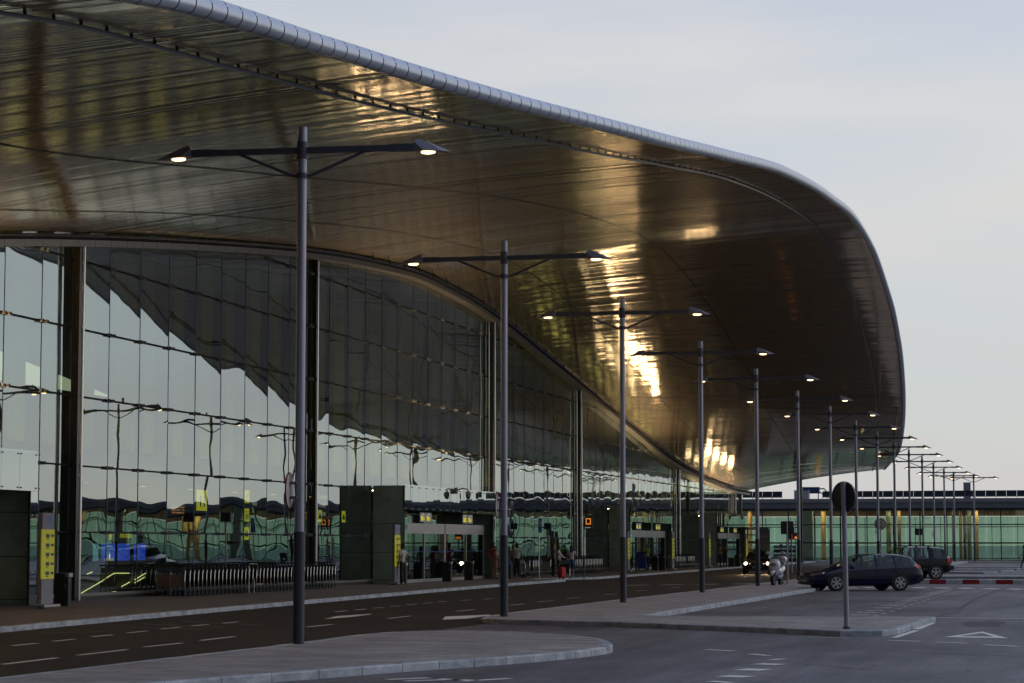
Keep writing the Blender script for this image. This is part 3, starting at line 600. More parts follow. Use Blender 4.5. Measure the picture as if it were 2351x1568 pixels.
vC = vestibule(Ys(1647), Ys(1712), 'farthest glass entrance box, just left of the taxi with its headlights on')
# low glazed wall parts beside the boxes
def cctv(x, y, Yoff, label, both):
    p = gx(x, y, XV + .03); t = thing('security_camera', p, label, 'security camera', group='dome cameras on the entrance boxes')
    m = MB(); m.box(0, .12, -.12, .12, -.16, .14, 'ad_beige'); m.build('bracket', t)
    s = 1
    m = MB(); m.tube([(.1, .1, .02), (.32, .22, .10), (.5, .45, .06), (.5, .62, -.02)], .03, 'arm_grey', 8); m.build('arm', t, smooth=40)
    m = MB(); m.ell((.5, .62, -.18), .14, .14, .17, 'sign_pale'); m.build('dome_housing', t, smooth=50); m = MB(); m.ell((.5, .62, -.30), .105, .105, .10, 'black_gloss'); m.build('dome', t, smooth=50)
cctv(1044, 1126, 0, 'white dome camera on arm above the doors of the nearer two-door entrance', True)
cctv(1432, 1163, 0, 'dome camera on bracket above the doors behind the high visibility worker', False)
cctv(1650 + 38, 1182, 0, 'small dome camera on the farthest entrance box', False)
for o in [o for o in bpy.data.objects if o.name.startswith('security_camera')]:
    pass

# warm floodlights standing on the entrance box roofs, washing the canopy
def flood(x, y, label, s=1.0):
    t = thing('floodlight', (x, y, K + 3.90), label, 'floodlight', group='floodlights on top of the entrance boxes')
    m = MB(); m.box(-.22, .22, -.55, .55, .06, .2, 'black'); m.box(-.03, .03, -.2, .2, 0, .06, 'arm_grey'); m.build('housing', t)
    m = MB(); m.box(-.2, .2, -.5, .5, .2, .21, 'flood_dim' if y < 80 else 'flood_on'); m.build('lens', t)
for (a_, b_, n_) in ((45, 58, 5), (vA.location.y - 6, vA.location.y + 6, 5), (vB.location.y - 5, vB.location.y + 5, 4), (vC.location.y - 7, vC.location.y + 7, 4)):
    for k in range(n_): flood(-29.2, a_ + (b_ - a_) * k / (n_ - 1), 'warm floodlight on an entrance box roof, lighting the canopy from below')
# hanging signs and screens behind the glass
XI = XF - 1.6
def inner_sign(x0, x1, y0, y1, label, X=XI):
    a, b = gx(x0, y0, X), gx(x1, y1, X); t = thing('information_sign', (X, (a.y + b.y) / 2, b.z), label, 'sign'); hw = abs(b.y - a.y) / 2; hh = a.z - b.z
    m = MB(); m.box(-.06, 0, -hw, hw, 0, hh, 'black'); m.build('sign_board', t)
    m = MB(); m.tube([(-.03, -hw*.7, hh), (-.03, -hw*.7, hh + 1.2)], .02, 'arm_grey', 6); m.tube([(-.03, hw*.7, hh), (-.03, hw*.7, hh + 1.2)], .02, 'arm_grey', 6); m.build('hanger', t)
    return t, hw, hh
def ic(t, y, z, s, kind='box'):
    m = MB(); m.box(0, .01, y, y + s, z, z + s, 'sign_yellow_lit'); o = m.build('pictogram', t)
    m = MB()
    if kind == 'car': m.box(.011, .013, y + s*.15, y + s*.85, z + s*.25, z + s*.5, 'black'); m.box(.011, .013, y + s*.3, y + s*.7, z + s*.5, z + s*.72, 'black')
    elif kind == 'i': m.box(.011, .013, y + s*.42, y + s*.58, z + s*.15, z + s*.62, 'black'); m.box(.011, .013, y + s*.42, y + s*.58, z + s*.7, z + s*.84, 'black'); m.box(.011, .013, y + s*.3, y + s*.7, z + s*.13, z + s*.2, 'black')
    elif kind == 'men': 
        for q in (.2, .6): m.box(.011, .013, y + s*q, y + s*(q+.2), z + s*.15, z + s*.6, 'black'); m.disc((.012, y + s*(q+.1), z + s*.74), (1, 0, 0), s*.09, .002, 'black', 10)
    else: m.add([(.012, y + s*.15, z + s*.4), (.012, y + s*.85, z + s*.7), (.012, y + s*.8, z + s*.8), (.012, y + s*.2, z + s*.5), (.012, y + s*.5, z + s*.3), (.012, y + s*.62, z + s*.32)], [(0, 1, 2, 3), (3, 4, 5)], 'black')
    m.build('symbol', o)
RX = (R(90), 0, R(90))
t, hw, hh = inner_sign(727, 805, 1122, 1205, 'black hanging arrivals sign behind the glass right of the second facade column')
for i, s in enumerate(('Arribades', 'Arrivals', 'Llegadas')): text(s, .30, 'text_white', t, (.012, -hw + .25, hh - .42 - .36 * i), RX)
ic(t, -hw + .2, .1, .5, 'car'); ic(t, hw - 1.3, .1, .5, 'car')
t, hw, hh = inner_sign(243, 305, 1226, 1243, 'black hanging information sign above the blue screens'); ic(t, -hw + .3, .05, hh * .8, 'i'); text('Informació', .30, 'sign_yellow_lit', t, (.012, 0, .12), RX, sx=.8)
t, hw, hh = inner_sign(560, 605, 1118, 1205, 'dark hanging direction sign left of the second facade column')
for k, kd in enumerate(('plane', 'men', 'car')): ic(t, -hw + .1, hh - .62 - .72 * k, .5, kd)
text('Auto\nFa', .28, 'text_white', t, (.012, -hw + .9, hh - .7), RX)
t, hw, hh = inner_sign(1146, 1166, 1203, 1240, 'black sign with four lit yellow squares beside the second lamp post')
for y_ in (-hw + .2, .2): ic(t, y_, hh - .8, .6, 'men'); ic(t, y_, .1, .6, 'car')
g0 = gx(454, 1124, XI); g1 = gx(475, 1173, XI); t = thing('toilet_sign', (XI, g0.y, g1.z), 'tall yellow toilet sign hanging behind the glass', 'sign'); m = MB(); m.box(-.05, 0, 0, g1.y - g0.y, 0, g0.z - g1.z, 'sign_yellow_lit'); m.build('sign_board', t)
m = MB()
for q in (.25, .65): m.box(.002, .004, (g1.y-g0.y)*q, (g1.y-g0.y)*q + .12, .15, .42, 'black'); m.disc((.003, (g1.y-g0.y)*q + .06, .5), (1, 0, 0), .06, .002, 'black', 10)
m.build('symbol', t)
for i, (x0, x1, mt) in enumerate(((217, 226, 'screen_pale'), (237, 264, 'screen_blue'), (273, 298, 'screen_blue'), (311, 334, 'screen_blue'))):
    a, b = gx(x0, 1248, XI - .3), gx(x1, 1289, XI - .3); t = thing('display_screen', (XI - .3, a.y, b.z), ['narrow pale flight screen, leftmost of the lit screens', 'blue flight screen under the yellow i sign', 'bright blue screen, second from right under the information sign', 'bright blue screen, rightmost of the lit screens'][i], 'screen', group='lit blue screens behind the glass')
    m = MB(); m.box(-.06, 0, 0, b.y - a.y, 0, a.z - b.z, mt); m.build('display', t)
    m = MB()
    for k in range(7):
        if i < 2: m.box(.001, .003, .1 + (0 if k % 2 else .15), (b.y - a.y) * rg.uniform(.5, .9), .2 + k * .1, .23 + k * .1, 'screen_pale')
    if i == 1: m.box(.001, .003, .1, (b.y - a.y) - .1, .02, .12, 'text_white')
    if m.f: m.build('display_text', t)
    m = MB(); m.box(-.05, -.01, .05, .12, -1.0, 0, 'arm_grey'); m.build('stand', t)
# lit balustrade lines of the escalator well
t = thing('escalator', (XI, 66, K), 'dark glass escalator well with thin lit handrails behind the facade', 'escalator')
def iv(x, y, X=XI - .1): g = gx(x, y, X); return (g.x - XI, g.y - 66, max(.03, g.z - K))
m = MB()
for pts in ([(186,1362),(222,1341),(236,1333)], [(238,1331),(262,1316),(297,1316)], [(234,1376),(265,1358)], [(279,1347),(298,1336)], [(309,1331),(334,1316)], [(309,1338),(332,1325)], [(368,1314),(396,1313.5)], [(438,1313),(462,1312)], [(200,1318),(212,1313)]):
    m.tube([iv(*p) for p in pts], .017, 'line_lit', 6)
m.build('handrail', t)
m = MB(); a = iv(190, 1300); b = iv(560, 1300); m.box(-.5, -.2, a[1], b[1], .04, 1.15, 'inner_dark'); m.build('balustrade', t)
a = gx(392, 1178, XI); t = thing('departure_board', a, 'small orange led board glowing behind the glass', 'sign'); m = MB(); m.box(-.05, 0, 0, 1.4, -.05, .35, 'black'); m.build('sign_board', t)
m = MB()
for r_ in range(3):
    for k in range(7): m.box(.001, .004, .1 + k*.18, .1 + k*.18 + rg.uniform(.04, .14), r_*.1, r_*.1 + .05, 'led_orange')
m.build('led_text', t)

# ------------------------------------------------------------------ low far building with roof-edge solar panels
YF = 252.0
lb = thing('low_terminal_building', (10, YF, K), 'long low glazed building with pale roof edge closing the far side of the forecourt', 'building')
def lp(o): o.parent = lb; o.matrix_parent_inverse = Matrix.Translation((-10, -YF, -K)); return o
XL, XR = -46, 72
m = MB(); m.box(XL, XR, YF - .6, YF + 16, 6.35, 6.75, 'roof_grey'); lp(m.build('roof'))
m = MB(); m.box(XL, XR, YF - .35, YF + .1, 5.72, 6.35, 'fascia_grey'); m.box(XL, XR, YF - .25, YF + .05, 5.45, 5.72, 'inner_dark'); lp(m.build('fascia'))
m = MB(); m.box(XL, XR, YF + .1, YF + 14, 5.52, 5.62, 'inner_beige'); m.box(XL, XR, YF + 3.9, YF + 4.1, 4.9, 5.52, 'inner_beige'); lp(m.build('ceiling'))
m = MB(); m.box(XL, XR, YF + 14, YF + 14.1, .15, 4.95, 'teal_glazing'); lp(m.build('rear_glazing'))
m = MB(); m.box(XL, XR, YF - .1, YF + 14, .12, .2, 'inner_floor'); lp(m.build('floor'))
m = MB(); x_ = XL
MX = gy(1830, 1250, YF).x
while x_ < XR: m.box(x_ + .05, x_ + 2.75, YF, YF + .02, .2, 5.5, 'far_glass'); x_ += 2.83
lp(m.build('front_glazing'))
m = MB()
x0_ = gy(1810.5, 1250, YF).x
for k in range(-8, 36): x_ = x0_ + 2.83 * k; m.box(x_ - .05, x_ + .05, YF - .05, YF + .08, .2, 6.3, 'gap')
for z_ in (2.0, 3.95): m.box(XL, XR, YF - .07, YF - .055, z_ - .06, z_ + .06, 'gap')
m.box(XL, XR, YF - .07, YF - .06, .3, .4, 'arm_grey')
lp(m.build('mullion'))
m = MB()
for x_ in [x0_ + 1.4 + 2.83 * k for k in range(-8, 36)]: m.box(x_ - .035, x_ + .035, YF + 13.8, YF + 13.9, .2, 4.9, 'inner_beige')
m.box(XL, XR, YF + 13.8, YF + 13.9, 3.75, 3.85, 'inner_beige'); m.box(XL, XR, YF + 13.8, YF + 13.9, 1.9, 1.96, 'inner_beige'); lp(m.build('rear_frame'))
Zc = lambda x, ox, sc: (ox + x * sc) / 1.7422
for x0, x1, mt in ((165, 235, 'wood_yellow'), (1310, 1390, 'wood_yellow')):
    a, b = gy(Zc(x0, 2950, .2552), 1250, YF + 2).x, gy(Zc(x1, 2950, .2552), 1250, YF + 2).x; m = MB(); m.tube([((a + b) / 2, YF + 2, .2), ((a + b) / 2, YF + 2, 5.5)], (b - a) / 2, mt, 16); lp(m.build('hall_column', smooth=40))
for x0, x1, mt in ((380, 425, 'inner_beige'), (1575, 1640, 'wood_yellow'), (1340, 1385, 'inner_beige'), (1405, 1440, 'inner_wall'), (1230, 1255, 'inner_wall'), (200, 270, 'olive_wall'), (1465, 1530, 'olive_wall')):
    a, b = gy(Zc(x0, 3496, .2552), 1250, YF + 2).x, gy(Zc(x1, 3496, .2552), 1250, YF + 2).x; m = MB(); m.box(a, b, YF + 1.5, YF + 2.2, .2, 5.5, mt); lp(m.build('hall_column'))
a, b = gy(Zc(985, 2950, .2552), 1250, YF + .4).x, gy(Zc(1180, 2950, .2552), 1250, YF + .4).x; m = MB(); m.box(a, b, YF + .3, YF + 1, .2, 5.5, 'olive_wall'); lp(m.build('hall_column'))
for X_ in (12, 26, 40, 54, 68): m = MB(); m.tube([(X_, YF + 2, .2), (X_, YF + 2, 5.5)], .5, 'wood_yellow', 14); lp(m.build('hall_column', smooth=40))
for X_ in (4, 19, 33, 47): m = MB(); m.box(X_, X_ + 1.6, YF + .3, YF + 1, .2, 5.5, 'olive_wall'); lp(m.build('hall_column'))
m = MB()
for k in range(26): x_ = XL + 4.4 * k; m.box(x_, x_ + 2.6, YF + .8, YF + 1.2, 5.505, 5.51, 'hall_fill')  # unseen glowing strips added to brighten the hall columns
lp(m.build('ceiling_lights'))
# solar panels
pr = thing('solar_panel', (0, YF + .6, 6.75), 'dark tilted solar panel in the row along the low building roof', 'solar panel', group='solar panels along the roof edge')
m = MB(); m.add([(-.53, 0, .18), (.53, 0, .18), (.53, .35, .85), (-.53, .35, .85), (-.53, .05, .16), (.53, .05, .16), (.53, .40, .83), (-.53, .40, .83)], [(0, 1, 2, 3), (7, 6, 5, 4), (0, 4, 5, 1), (3, 2, 6, 7), (0, 3, 7, 4), (1, 5, 6, 2)], 'solar'); m.build('panel', pr)
m = MB(); m.bar((-.5, -.02, .02), (-.5, .36, .8), .03, .03, 'aluminium'); m.bar((.5, .35, .02), (.5, .36, .8), .03, .03, 'aluminium'); m.bar((-.53, -.05, .22), (.53, -.05, .22), .03, .04, 'aluminium'); m.bar((-.5, .1, .0), (-.5, .1, .22), .03, .03, 'aluminium'); m.build('frame', pr)
xp = gy(1715, 1250, YF).x; k = 0; first = True
gaps = ((1788, 1843), (1843, 1897), (3600/1.742+1, 3616/1.742+1), (3855/1.742, 3868/1.742))
while xp < 8:
    xi = CX + F_ * (Vector((xp, YF, 0)).dot(_r)) / (Vector((xp, YF, 5)).dot(_f))
    if not any(a < xi < b for a, b in gaps):
        if first: pr.location.x = xp; first = False
        else: dup(pr, (xp, YF + .6, 6.75))
    xp += 1.09
a, b = gy(1842, 1135, YF + .7), gy(1880, 1123, YF + .7)
t = thing('rooftop_chiller', (a.x, YF + .8, 6.75), 'blue rooftop machine with pipework on the low building', 'roof unit'); m = MB(); m.box(0, b.x - a.x, 0, 1, .62, 1.25, 'hvac_blue'); m.box(-.04, b.x - a.x + .04, -.04, 1.04, 1.25, 1.31, 'solar'); m.box(.6, .75, -.005, 0, .85, 1.0, 'sign_white'); m.build('casing', t)
m = MB(); 
for x_ in (.1, b.x - a.x - .1): m.bar((x_, .2, 0), (x_, .2, .62), .1, .1, 'arm_grey')
m.tube([(b.x - a.x, .3, 1.1), (b.x - a.x + .5, .3, 1.15), (b.x - a.x + .8, .3, .8), (b.x - a.x + .85, .3, .1)], .07, 'arm_grey', 8); m.tube([(b.x - a.x, .5, .8), (b.x - a.x + .4, .5, .5), (b.x - a.x + 1.3, .5, .2)], .06, 'arm_grey', 8); m.build('pipework', t, smooth=40)
a = gy(1825, 1150, YF + .5); m = MB(); m.box(0, 1.6, 0, 1, 0, .9, 'hvac_white'); m.box(-.02, 1.62, -.02, 1.02, .9, .94, 'roof_grey'); t = thing('roof_cabinet', (a.x, YF - .2, 6.75), 'pale metal cabinet on the roof left of the blue machine', 'roof cabinet'); m.build('casing', t)
a = gy(2212, 1128, YF + 4); m = MB(); m.box(0, .75, 0, .8, 0, 1.75, 'roof_grey'); m.box(-.03, .78, -.03, .83, 1.75, 1.8, 'hvac_white'); t = thing('roof_vent', (a.x, YF + 4, 6.75), 'plain grey vent box standing above the solar panels near the last lamp post', 'roof vent'); m.build('casing', t)
# dark post between the canopy tip and the low building
a = gy(1813, 1140, 218); m = MB(); zt_ = soff(YEND - 1.5, .55).z
t = thing('canopy_post', (gy(1836, 1150, 214.5).x, 214.5, K), 'dark post holding up the low tip of the canopy', 'post'); m = MB(); m.box(-.22, .22, -.22, .22, 0, 8.6, 'inner_dark'); m.box(-.3, .3, -.3, .3, 0, .15, 'arm_grey'); m.build('shaft', t)

# ------------------------------------------------------------------ street lamps
def make_lamp():
    t = thing('street_lamp', (0, 0, 0), 'double-arm lamp', 'street lamp', group='double-arm street lamps along the median')
    m = MB(); m.tube([(0, 0, 1.9), (0, 0, 8.98)], .083, 'steel', 16); m.ring((0, 0, 8.57), (0, 0, 1), .083, .10, .3, 'arm_grey', 16); m.ring((0, 0, 8.12), (0, 0, 1), .083, .10, .1, 'arm_grey', 16); m.build('pole', t, smooth=40)
    m = MB(); m.tube([(0, 0, 0), (0, 0, 1.92)], .100, 'dark_sleeve', 16); m.build('base_sleeve', t, smooth=40)
    m = MB(); m.box(-2.12, 2.12, -.05, .05, 8.52, 8.62, 'arm_grey'); m.box(-2.14, -1.57, -.06, .06, 8.51, 8.63, 'arm_grey'); m.box(1.57, 2.14, -.06, .06, 8.51, 8.63, 'arm_grey'); m.build('arm', t)
    for s in (-1, 1):
        m = MB(); m.tube([(s*.08, 0, 8.12), (s*.2, 0, 8.14), (s*1.15, 0, 8.54)], .028, 'arm_grey', 8); m.build('brace', t, smooth=40)
        m = MB(); X = lambda v: s * (v + .15)
        vs = [(X(1.85), -.08, 8.50), (X(1.85), .08, 8.50), (X(1.93), 0, 8.72), (X(2.35), -.12, 8.48), (X(2.35), .12, 8.48), (X(2.10), 0, 8.66), (X(2.52), 0, 8.47), (X(2.05), -.14, 8.49), (X(2.05), .14, 8.49), (X(1.86), -.07, 8.66), (X(1.86), .07, 8.66)]
        fs = [(0, 9, 10, 1), (9, 2, 10), (0, 7, 9), (1, 10, 8), (9, 7, 5, 2), (10, 2, 5, 8), (7, 3, 5), (8, 5, 4), (3, 6, 5), (4, 5, 6), (0, 1, 8, 7), (7, 8, 4, 3), (3, 4, 6)]
        hd = m.add(vs, fs, 'lamp_shell').build('lamp_head', t, smooth=25)
        m = MB(); m.ell((X(2.10), 0, 8.475), .13, .08, .03, 'lamp_on', 14, 8); m.build('lamp_lens', hd, smooth=60)
        ld = bpy.data.lights.new('lamp_light', 'SPOT'); ld.energy = 40; ld.color = (1, .62, .3); ld.spot_size = R(150); ld.spot_blend = .6; ld.shadow_soft_size = .12
        lo = bpy.data.objects.new('lamp_light', ld); COL.objects.link(lo); lo.parent = hd; lo.location = (X(2.12), 0, 8.36)
    return t
LP = [((685,1478),(693,293)),((1157,1415),(1159,545)),((1431,1383),(1424,690)),((1612,1360),(1606,787)),((1740,1345),(1737,854)),((1835,1333),(1830,907))]
spots = []
for i, (b, tpx) in enumerate(LP): g = gz(*b, K); spots.append((g.x, g.y))
Yk = [122.5, 137, 151, 165.3, 179.5, 194.5, 209.5, 225, 236]
for x_, Y_ in zip((1908, 1967, 2016, 2055, 2089, 2119, 2145, 2169, 2191), Yk): spots.append((gy(x_, 1200, Y_).x, Y_))
g = gy(2237, 1200, 243); spots.append((g.x, 243))
lamp0 = make_lamp()
ords = ['nearest lamp post, at left over the foreground island', 'second nearest lamp post, at the tip of the long median', 'third lamp post from the camera, before the second entrance box', 'fourth lamp post from the camera', 'fifth lamp post, just left of the white scooter', 'sixth lamp post, between the scooter and the dark blue estate car', 'seventh lamp post, rising behind the blue car windscreen', 'eighth lamp post, behind the large round sign', 'ninth lamp post, in front of the pale round sign', 'tenth lamp post, above the rear of the blue estate car', 'eleventh lamp post in the receding row', 'twelfth lamp post, above the roof of the black off-roader', 'thirteenth lamp post in the receding row', 'fourteenth lamp post in the receding row', 'last but one lamp post, just right of the black off-roader', 'farthest lamp post, rightmost of the row']
for i, (x_, y_) in enumerate(spots):
    o = lamp0 if i == 0 else dup(lamp0); o.location = (x_, y_, K); o.rotation_euler = (0, 0, R(4) if i == 0 else R(1.5)); o['label'] = ords[i]
    if i > 11: o.scale = (1, 1, 1)

# ------------------------------------------------------------------ signs
def pole_disc(i, label, zc=2.75):
    x_, y_ = spots[i]; t = thing('traffic_sign', (x_ - .14, y_ - .0, K + zc - .12), label, 'sign', group='round signs fixed to lamp posts')
    m = MB(); m.disc((0, -.14, 0), (1, .12, 0), .30, .02, 'sign_pale'); m.build('sign_plate', t, smooth=40); m = MB(); m.ring((0, -.14, 0), (1, .12, 0), .295, .312, .024, 'sign_red'); m.build('sign_rim', t, smooth=40)
    m = MB(); m.box(-.01, .14, -.16, -.10, .1, .15, 'arm_grey'); m.box(-.01, .14, -.16, -.10, -.15, -.1, 'arm_grey'); m.build('bracket', t)
pole_disc(0, 'red rimmed round sign seen edge-on, on the nearest lamp post'); pole_disc(1, 'red rimmed round sign seen edge-on, on the second lamp post'); pole_disc(5, 'round sign seen edge-on on the lamp post right of the scooter')
pole_disc(8, 'round sign seen edge-on on the ninth lamp post'); pole_disc(9, 'round sign seen edge-on on the tenth lamp post'); pole_disc(12, 'round sign seen edge-on on the thirteenth lamp post')
p = gz(1944, 1443, K); t = thing('road_sign', p, 'large dark round sign seen from behind on a tall post at the island end', 'sign'); zc = 2.66
m = MB(); m.tube([(0, 0, 0), (-.03, 0, zc + .31)], .052, 'steel', 14); m.ring((0, 0, .02), (0, 0, 1), .05, .075, .04, 'arm_grey'); m.build('pole', t, smooth=40)
nn = Vector((.60, .8, 0)); m = MB(); m.disc(Vector((-.03, .08, zc)), nn, .315, .02, 'sign_back', 36); m.ring(Vector((-.03, .08, zc)), nn, .305, .325, .04, 'arm_grey', 36); m.build('sign_plate', t, smooth=40)
m = MB(); m.box(-.10, .05, .03, .07, zc + .12, zc + .16, 'arm_grey'); m.box(-.10, .05, .03, .07, zc - .16, zc - .12, 'arm_grey'); m.build('clamp', t)
def rect_sign(x0, x1, y0, y1, Yw, label, zb=K, mt='sign_back', front=None):
    a, b = gy(x0, y0, Yw), gy(x1, y1, Yw); c = (a.x + b.x) / 2; t = thing('road_sign', (c, Yw, zb), label, 'sign'); w_ = (b.x - a.x) / 2; r_ = .06
    m = MB(); pts = []
    for cx_, cz_, a0 in ((w_ - r_, 0, 0), (-w_ + r_, 0, 90), (-w_ + r_, 1, 180), (w_ - r_, 1, 270)):
        zz = a.z - zb - r_ if cz_ == 0 else b.z - zb + r_
        for k in range(5): t_ = R(a0 + 22.5 * k); pts.append((cx_ + r_ * math.cos(t_), zz + r_ * math.sin(t_)))
    n_ = len(pts); vs = [(x_, y_, z_) for y_ in (.04, .06) for x_, z_ in pts]; m.add(vs, [tuple(range(n_)), tuple(range(2*n_-1, n_-1, -1))] + [(k, k + n_, (k + 1) % n_ + n_, (k + 1) % n_) for k in range(n_)], mt); m.build('sign_plate', t)
    m = MB(); m.tube([(0, 0, 0), (0, 0, a.z - zb - .03)], .04, 'steel', 10); m.build('pole', t, smooth=40); return t
rect_sign(1792, 1822, 1196.5, 1226.5, 101, 'square dark sign seen from behind on a thin post beside the white scooter')
rect_sign(1811, 1824, 1211, 1239, 140, 'small dark sign plate partly behind the square sign', mt='sign_red')
rect_sign(2100, 2120, 1213, 1228.5, 205, 'brown rectangular sign back between the tenth and eleventh lamp posts')
p = gy(1826, 1230, 150); t = thing('route_sign', (p.x, 150, K), 'yellow and orange notice board half hidden by the sixth lamp post', 'sign'); m = MB(); m.box(-.22, .28, 0, .03, p.z - .25 - K, p.z + .22 - K, 'cloth_yellow'); m.box(-.15, .22, -.01, 0, p.z - .2 - K, p.z - .05 - K, 'orange_lit'); m.box(-.15, .1, -.01, 0, p.z + .02 - K, p.z + .1 - K, 'black'); m.build('sign_plate', t); m = MB(); m.tube([(0, .05, 0), (0, .05, p.z - K)], .03, 'arm_grey'); m.build('pole', t)
# pale round board with a ring, seen from behind
p = gy(2021, 1203, 172); t = thing('convex_mirror', (p.x, 172, K), 'pale round board with ringed back beside the ninth lamp post', 'mirror'); zc = p.z - K
m = MB(); m.disc((0, 0, zc), (0, 1, 0), .44, .04, 'sign_pale', 32); m.ell((0, .0, zc), .3, .12, .3, 'sign_pale', 20, 12); m.build('mirror_shell', t, smooth=50); m = MB(); m.ring((0, -.12, zc), (0, 1, 0), .12, .16, .03, 'ad_beige'); m.box(-.42, .42, -.05, -.03, zc - .015, zc + .015, 'ad_beige'); m.build('back_rib', t); m = MB(); m.tube([(0, .1, 0), (0, .1, zc)], .05, 'steel'); m.build('pole', t, smooth=40)
# bus sign by the pavement edge
p = gz(1341, 1330, K); t = thing('bus_stop_sign', p, 'black bus stop flag with orange bus pictogram on a slim post', 'sign'); a = gy(1343, 1188, p.y); b = gy(1361, 1215, p.y)
m = MB(); m.tube([(0, 0, 0), (0, 0, a.z - K)], .03, 'arm_grey', 10); m.build('pole', t, smooth=40); m = MB(); m.tube([(0, 0, gy(1341, 1275, p.y).z - K), (0, 0, gy(1341, 1232, p.y).z - K)], .07, 'sign_white', 12); m.build('sleeve', t, smooth=40)
W = b.x - a.x; H0, H1 = b.z - K, a.z - K; m = MB(); m.box(.03, .03 + W, -.03, .03, H0, H1, 'black'); m.build('flag', t)
m = MB(); fz = H1 - W * .9; m.box(.03 + W*.16, .03 + W*.84, -.036, -.031, fz, H1 - .04, 'orange_lit'); o = m.build('pictogram', t); m = MB(); m.box(.03 + W*.3, .03 + W*.7, -.040, -.037, fz + .08, fz + .26, 'black'); m.box(.03 + W*.34, .03 + W*.42, -.040, -.037, fz + .03, fz + .08, 'black'); m.box(.03 + W*.58, .03 + W*.66, -.040, -.037, fz + .03, fz + .08, 'black'); m.build('symbol', o)
text('Aerobus', .085, 'text_white', t, (.05, -.035, H0 + .06), (R(90), 0, 0))
p = gz(1238, 1338, K); t = thing('stop_post', p, 'slim steel post with tall blue plate at the top, by the kerb', 'sign'); a = gy(1233, 1190, p.y); b = gy(1241, 1223, p.y)
m = MB(); m.tube([(0, 0, 0), (0, 0, a.z - K)], .028, 'chrome', 10); m.build('pole', t, smooth=40); m = MB(); m.box(-.03, b.x - a.x - .03, -.05, -.03, b.z - K, a.z - K, 'sign_blue'); m.build('sign_plate', t)
m = MB()
for k in range(4): m.box(.0, b.x - a.x - .06, -.055, -.051, a.z - K - .12 - k*.07, a.z - K - .09 - k*.07, 'sign_white')
m.build('lettering', t)
for x_, yt, yb, Xw, lb_ in ((519, 1187, 1330, -29.3, 'small dark square box on a thin pole behind the long trolley row'), (1258, 1208, 1322, -29, 'small dark square box on a thin pole behind the group with the red suitcase')):
    g = gx(x_, yt, Xw); t = thing('ticket_post', (Xw, g.y, K), lb_, 'post'); m = MB(); m.tube([(0, 0, 0), (0, 0, g.z - K)], .03, 'ad_beige', 8); m.build('pole', t, smooth=40); m = MB(); m.box(-.16, .16, -.08, .08, g.z - K - .14, g.z - K + .14, 'black'); m.box(-.2, .2, -.05, .0, g.z - K - .18, g.z - K + .18, 'dark_chrome'); m.build('box_head', t)

# information totems
def totem(p, label, first=None):
    if first: return dup(first, p, None, label)
    t = thing('information_totem', p, label, 'information board', group='yellow fronted information boards along the facade')
    m = MB(); m.box(-.08, .06, -.36, .36, .12, 2.55, 'totem_grey'); m.build('board', t)
    m = MB(); m.box(.06, .09, -.46, .34, .78, 2.1, 'totem_yellow'); y_ = m.build('yellow_panel', t)
    m = MB()
    for k in range(5):
        z_ = 1.92 - k * .25; m.box(.091, .093, -.2, .02, z_ - .04, z_ + .06, 'totem_ink'); m.box(.091, .093, -.15, -.03, z_ - .09, z_ - .06, 'totem_ink'); m.box(.091, .093, .12, .3, z_ - .02, z_ + .05, 'totem_ink')
    m.build('panel_print', y_)
    m = MB(); m.disc((.063, .15, 2.38), (1, 0, 0), .09, .004, 'sign_blue', 14); m.box(.061, .064, -.1, .3, 2.2, 2.24, 'sign_blue'); m.build('emblem', t)
    m = MB(); m.box(-.2, .22, -.5, .5, .03, .10, 'aluminium'); m.box(-.08, .08, -.3, .3, 0, .03, 'arm_grey'); m.build('foot', t); return t
t0 = totem(gz(103, 1396, K), 'yellow fronted information board nearest the camera, beside the first facade column')
totem(gz(909, 1342, K), 'yellow information board beside the person in white shirt and dark trousers', t0)
for (x, y, l) in ((1148, 1328, 'yellow information board behind the two people at the second lamp post'), (1442, 1312, 'yellow information board left of the high visibility worker, behind the third lamp post'), (1544, 1309, 'yellow information board left of the short trolley row'), (1628, 1303, 'yellow information board beside the person in the yellow shirt'), (1713, 1300, 'yellow information board behind the taxi')):
    g = gz(x, y, K); totem((max(g.x, -28.0), g.y, K), l, t0)
# litter bins
def bin_(p, label, first=None):
    if first: return dup(first, p, None, label)
    t = thing('litter_bin', p, label, 'litter bin', group='slim litter bins along the facade')
    m = MB(); m.box(-.20, .12, -.12, -.08, 0, .90, 'black'); m.box(-.05, .2, -.08, .14, 0, .80, 'black'); m.build('bin_body', t); m = MB(); m.box(-.05, .23, -.10, .16, .80, .91, 'aluminium'); m.build('lid', t)
    m = MB(); m.disc((.08, -.085, .55), (0, 1, 0), .08, .01, 'sign_white', 16, sx=.6); m.build('sticker', t); return t
b0 = bin_(gz(143, 1391, K), 'dark litter bin between the yellow board and the first facade column')
for x, y, l in ((893, 1341, 'dark litter bin left of the person in white shirt'), (1024, 1335, 'dark litter bin between the two door sets'), (1066, 1332, 'dark litter bin in front of the right hand door set'), (1504, 1309, 'dark litter bin at the doors behind the high visibility worker'), (1520, 1309, 'small litter bin right of the high visibility worker'), (1693, 1301, 'litter bin by the farthest entrance')):
    g = gz(x, y, K); bin_((max(g.x, -28.2), g.y, K), l, b0)

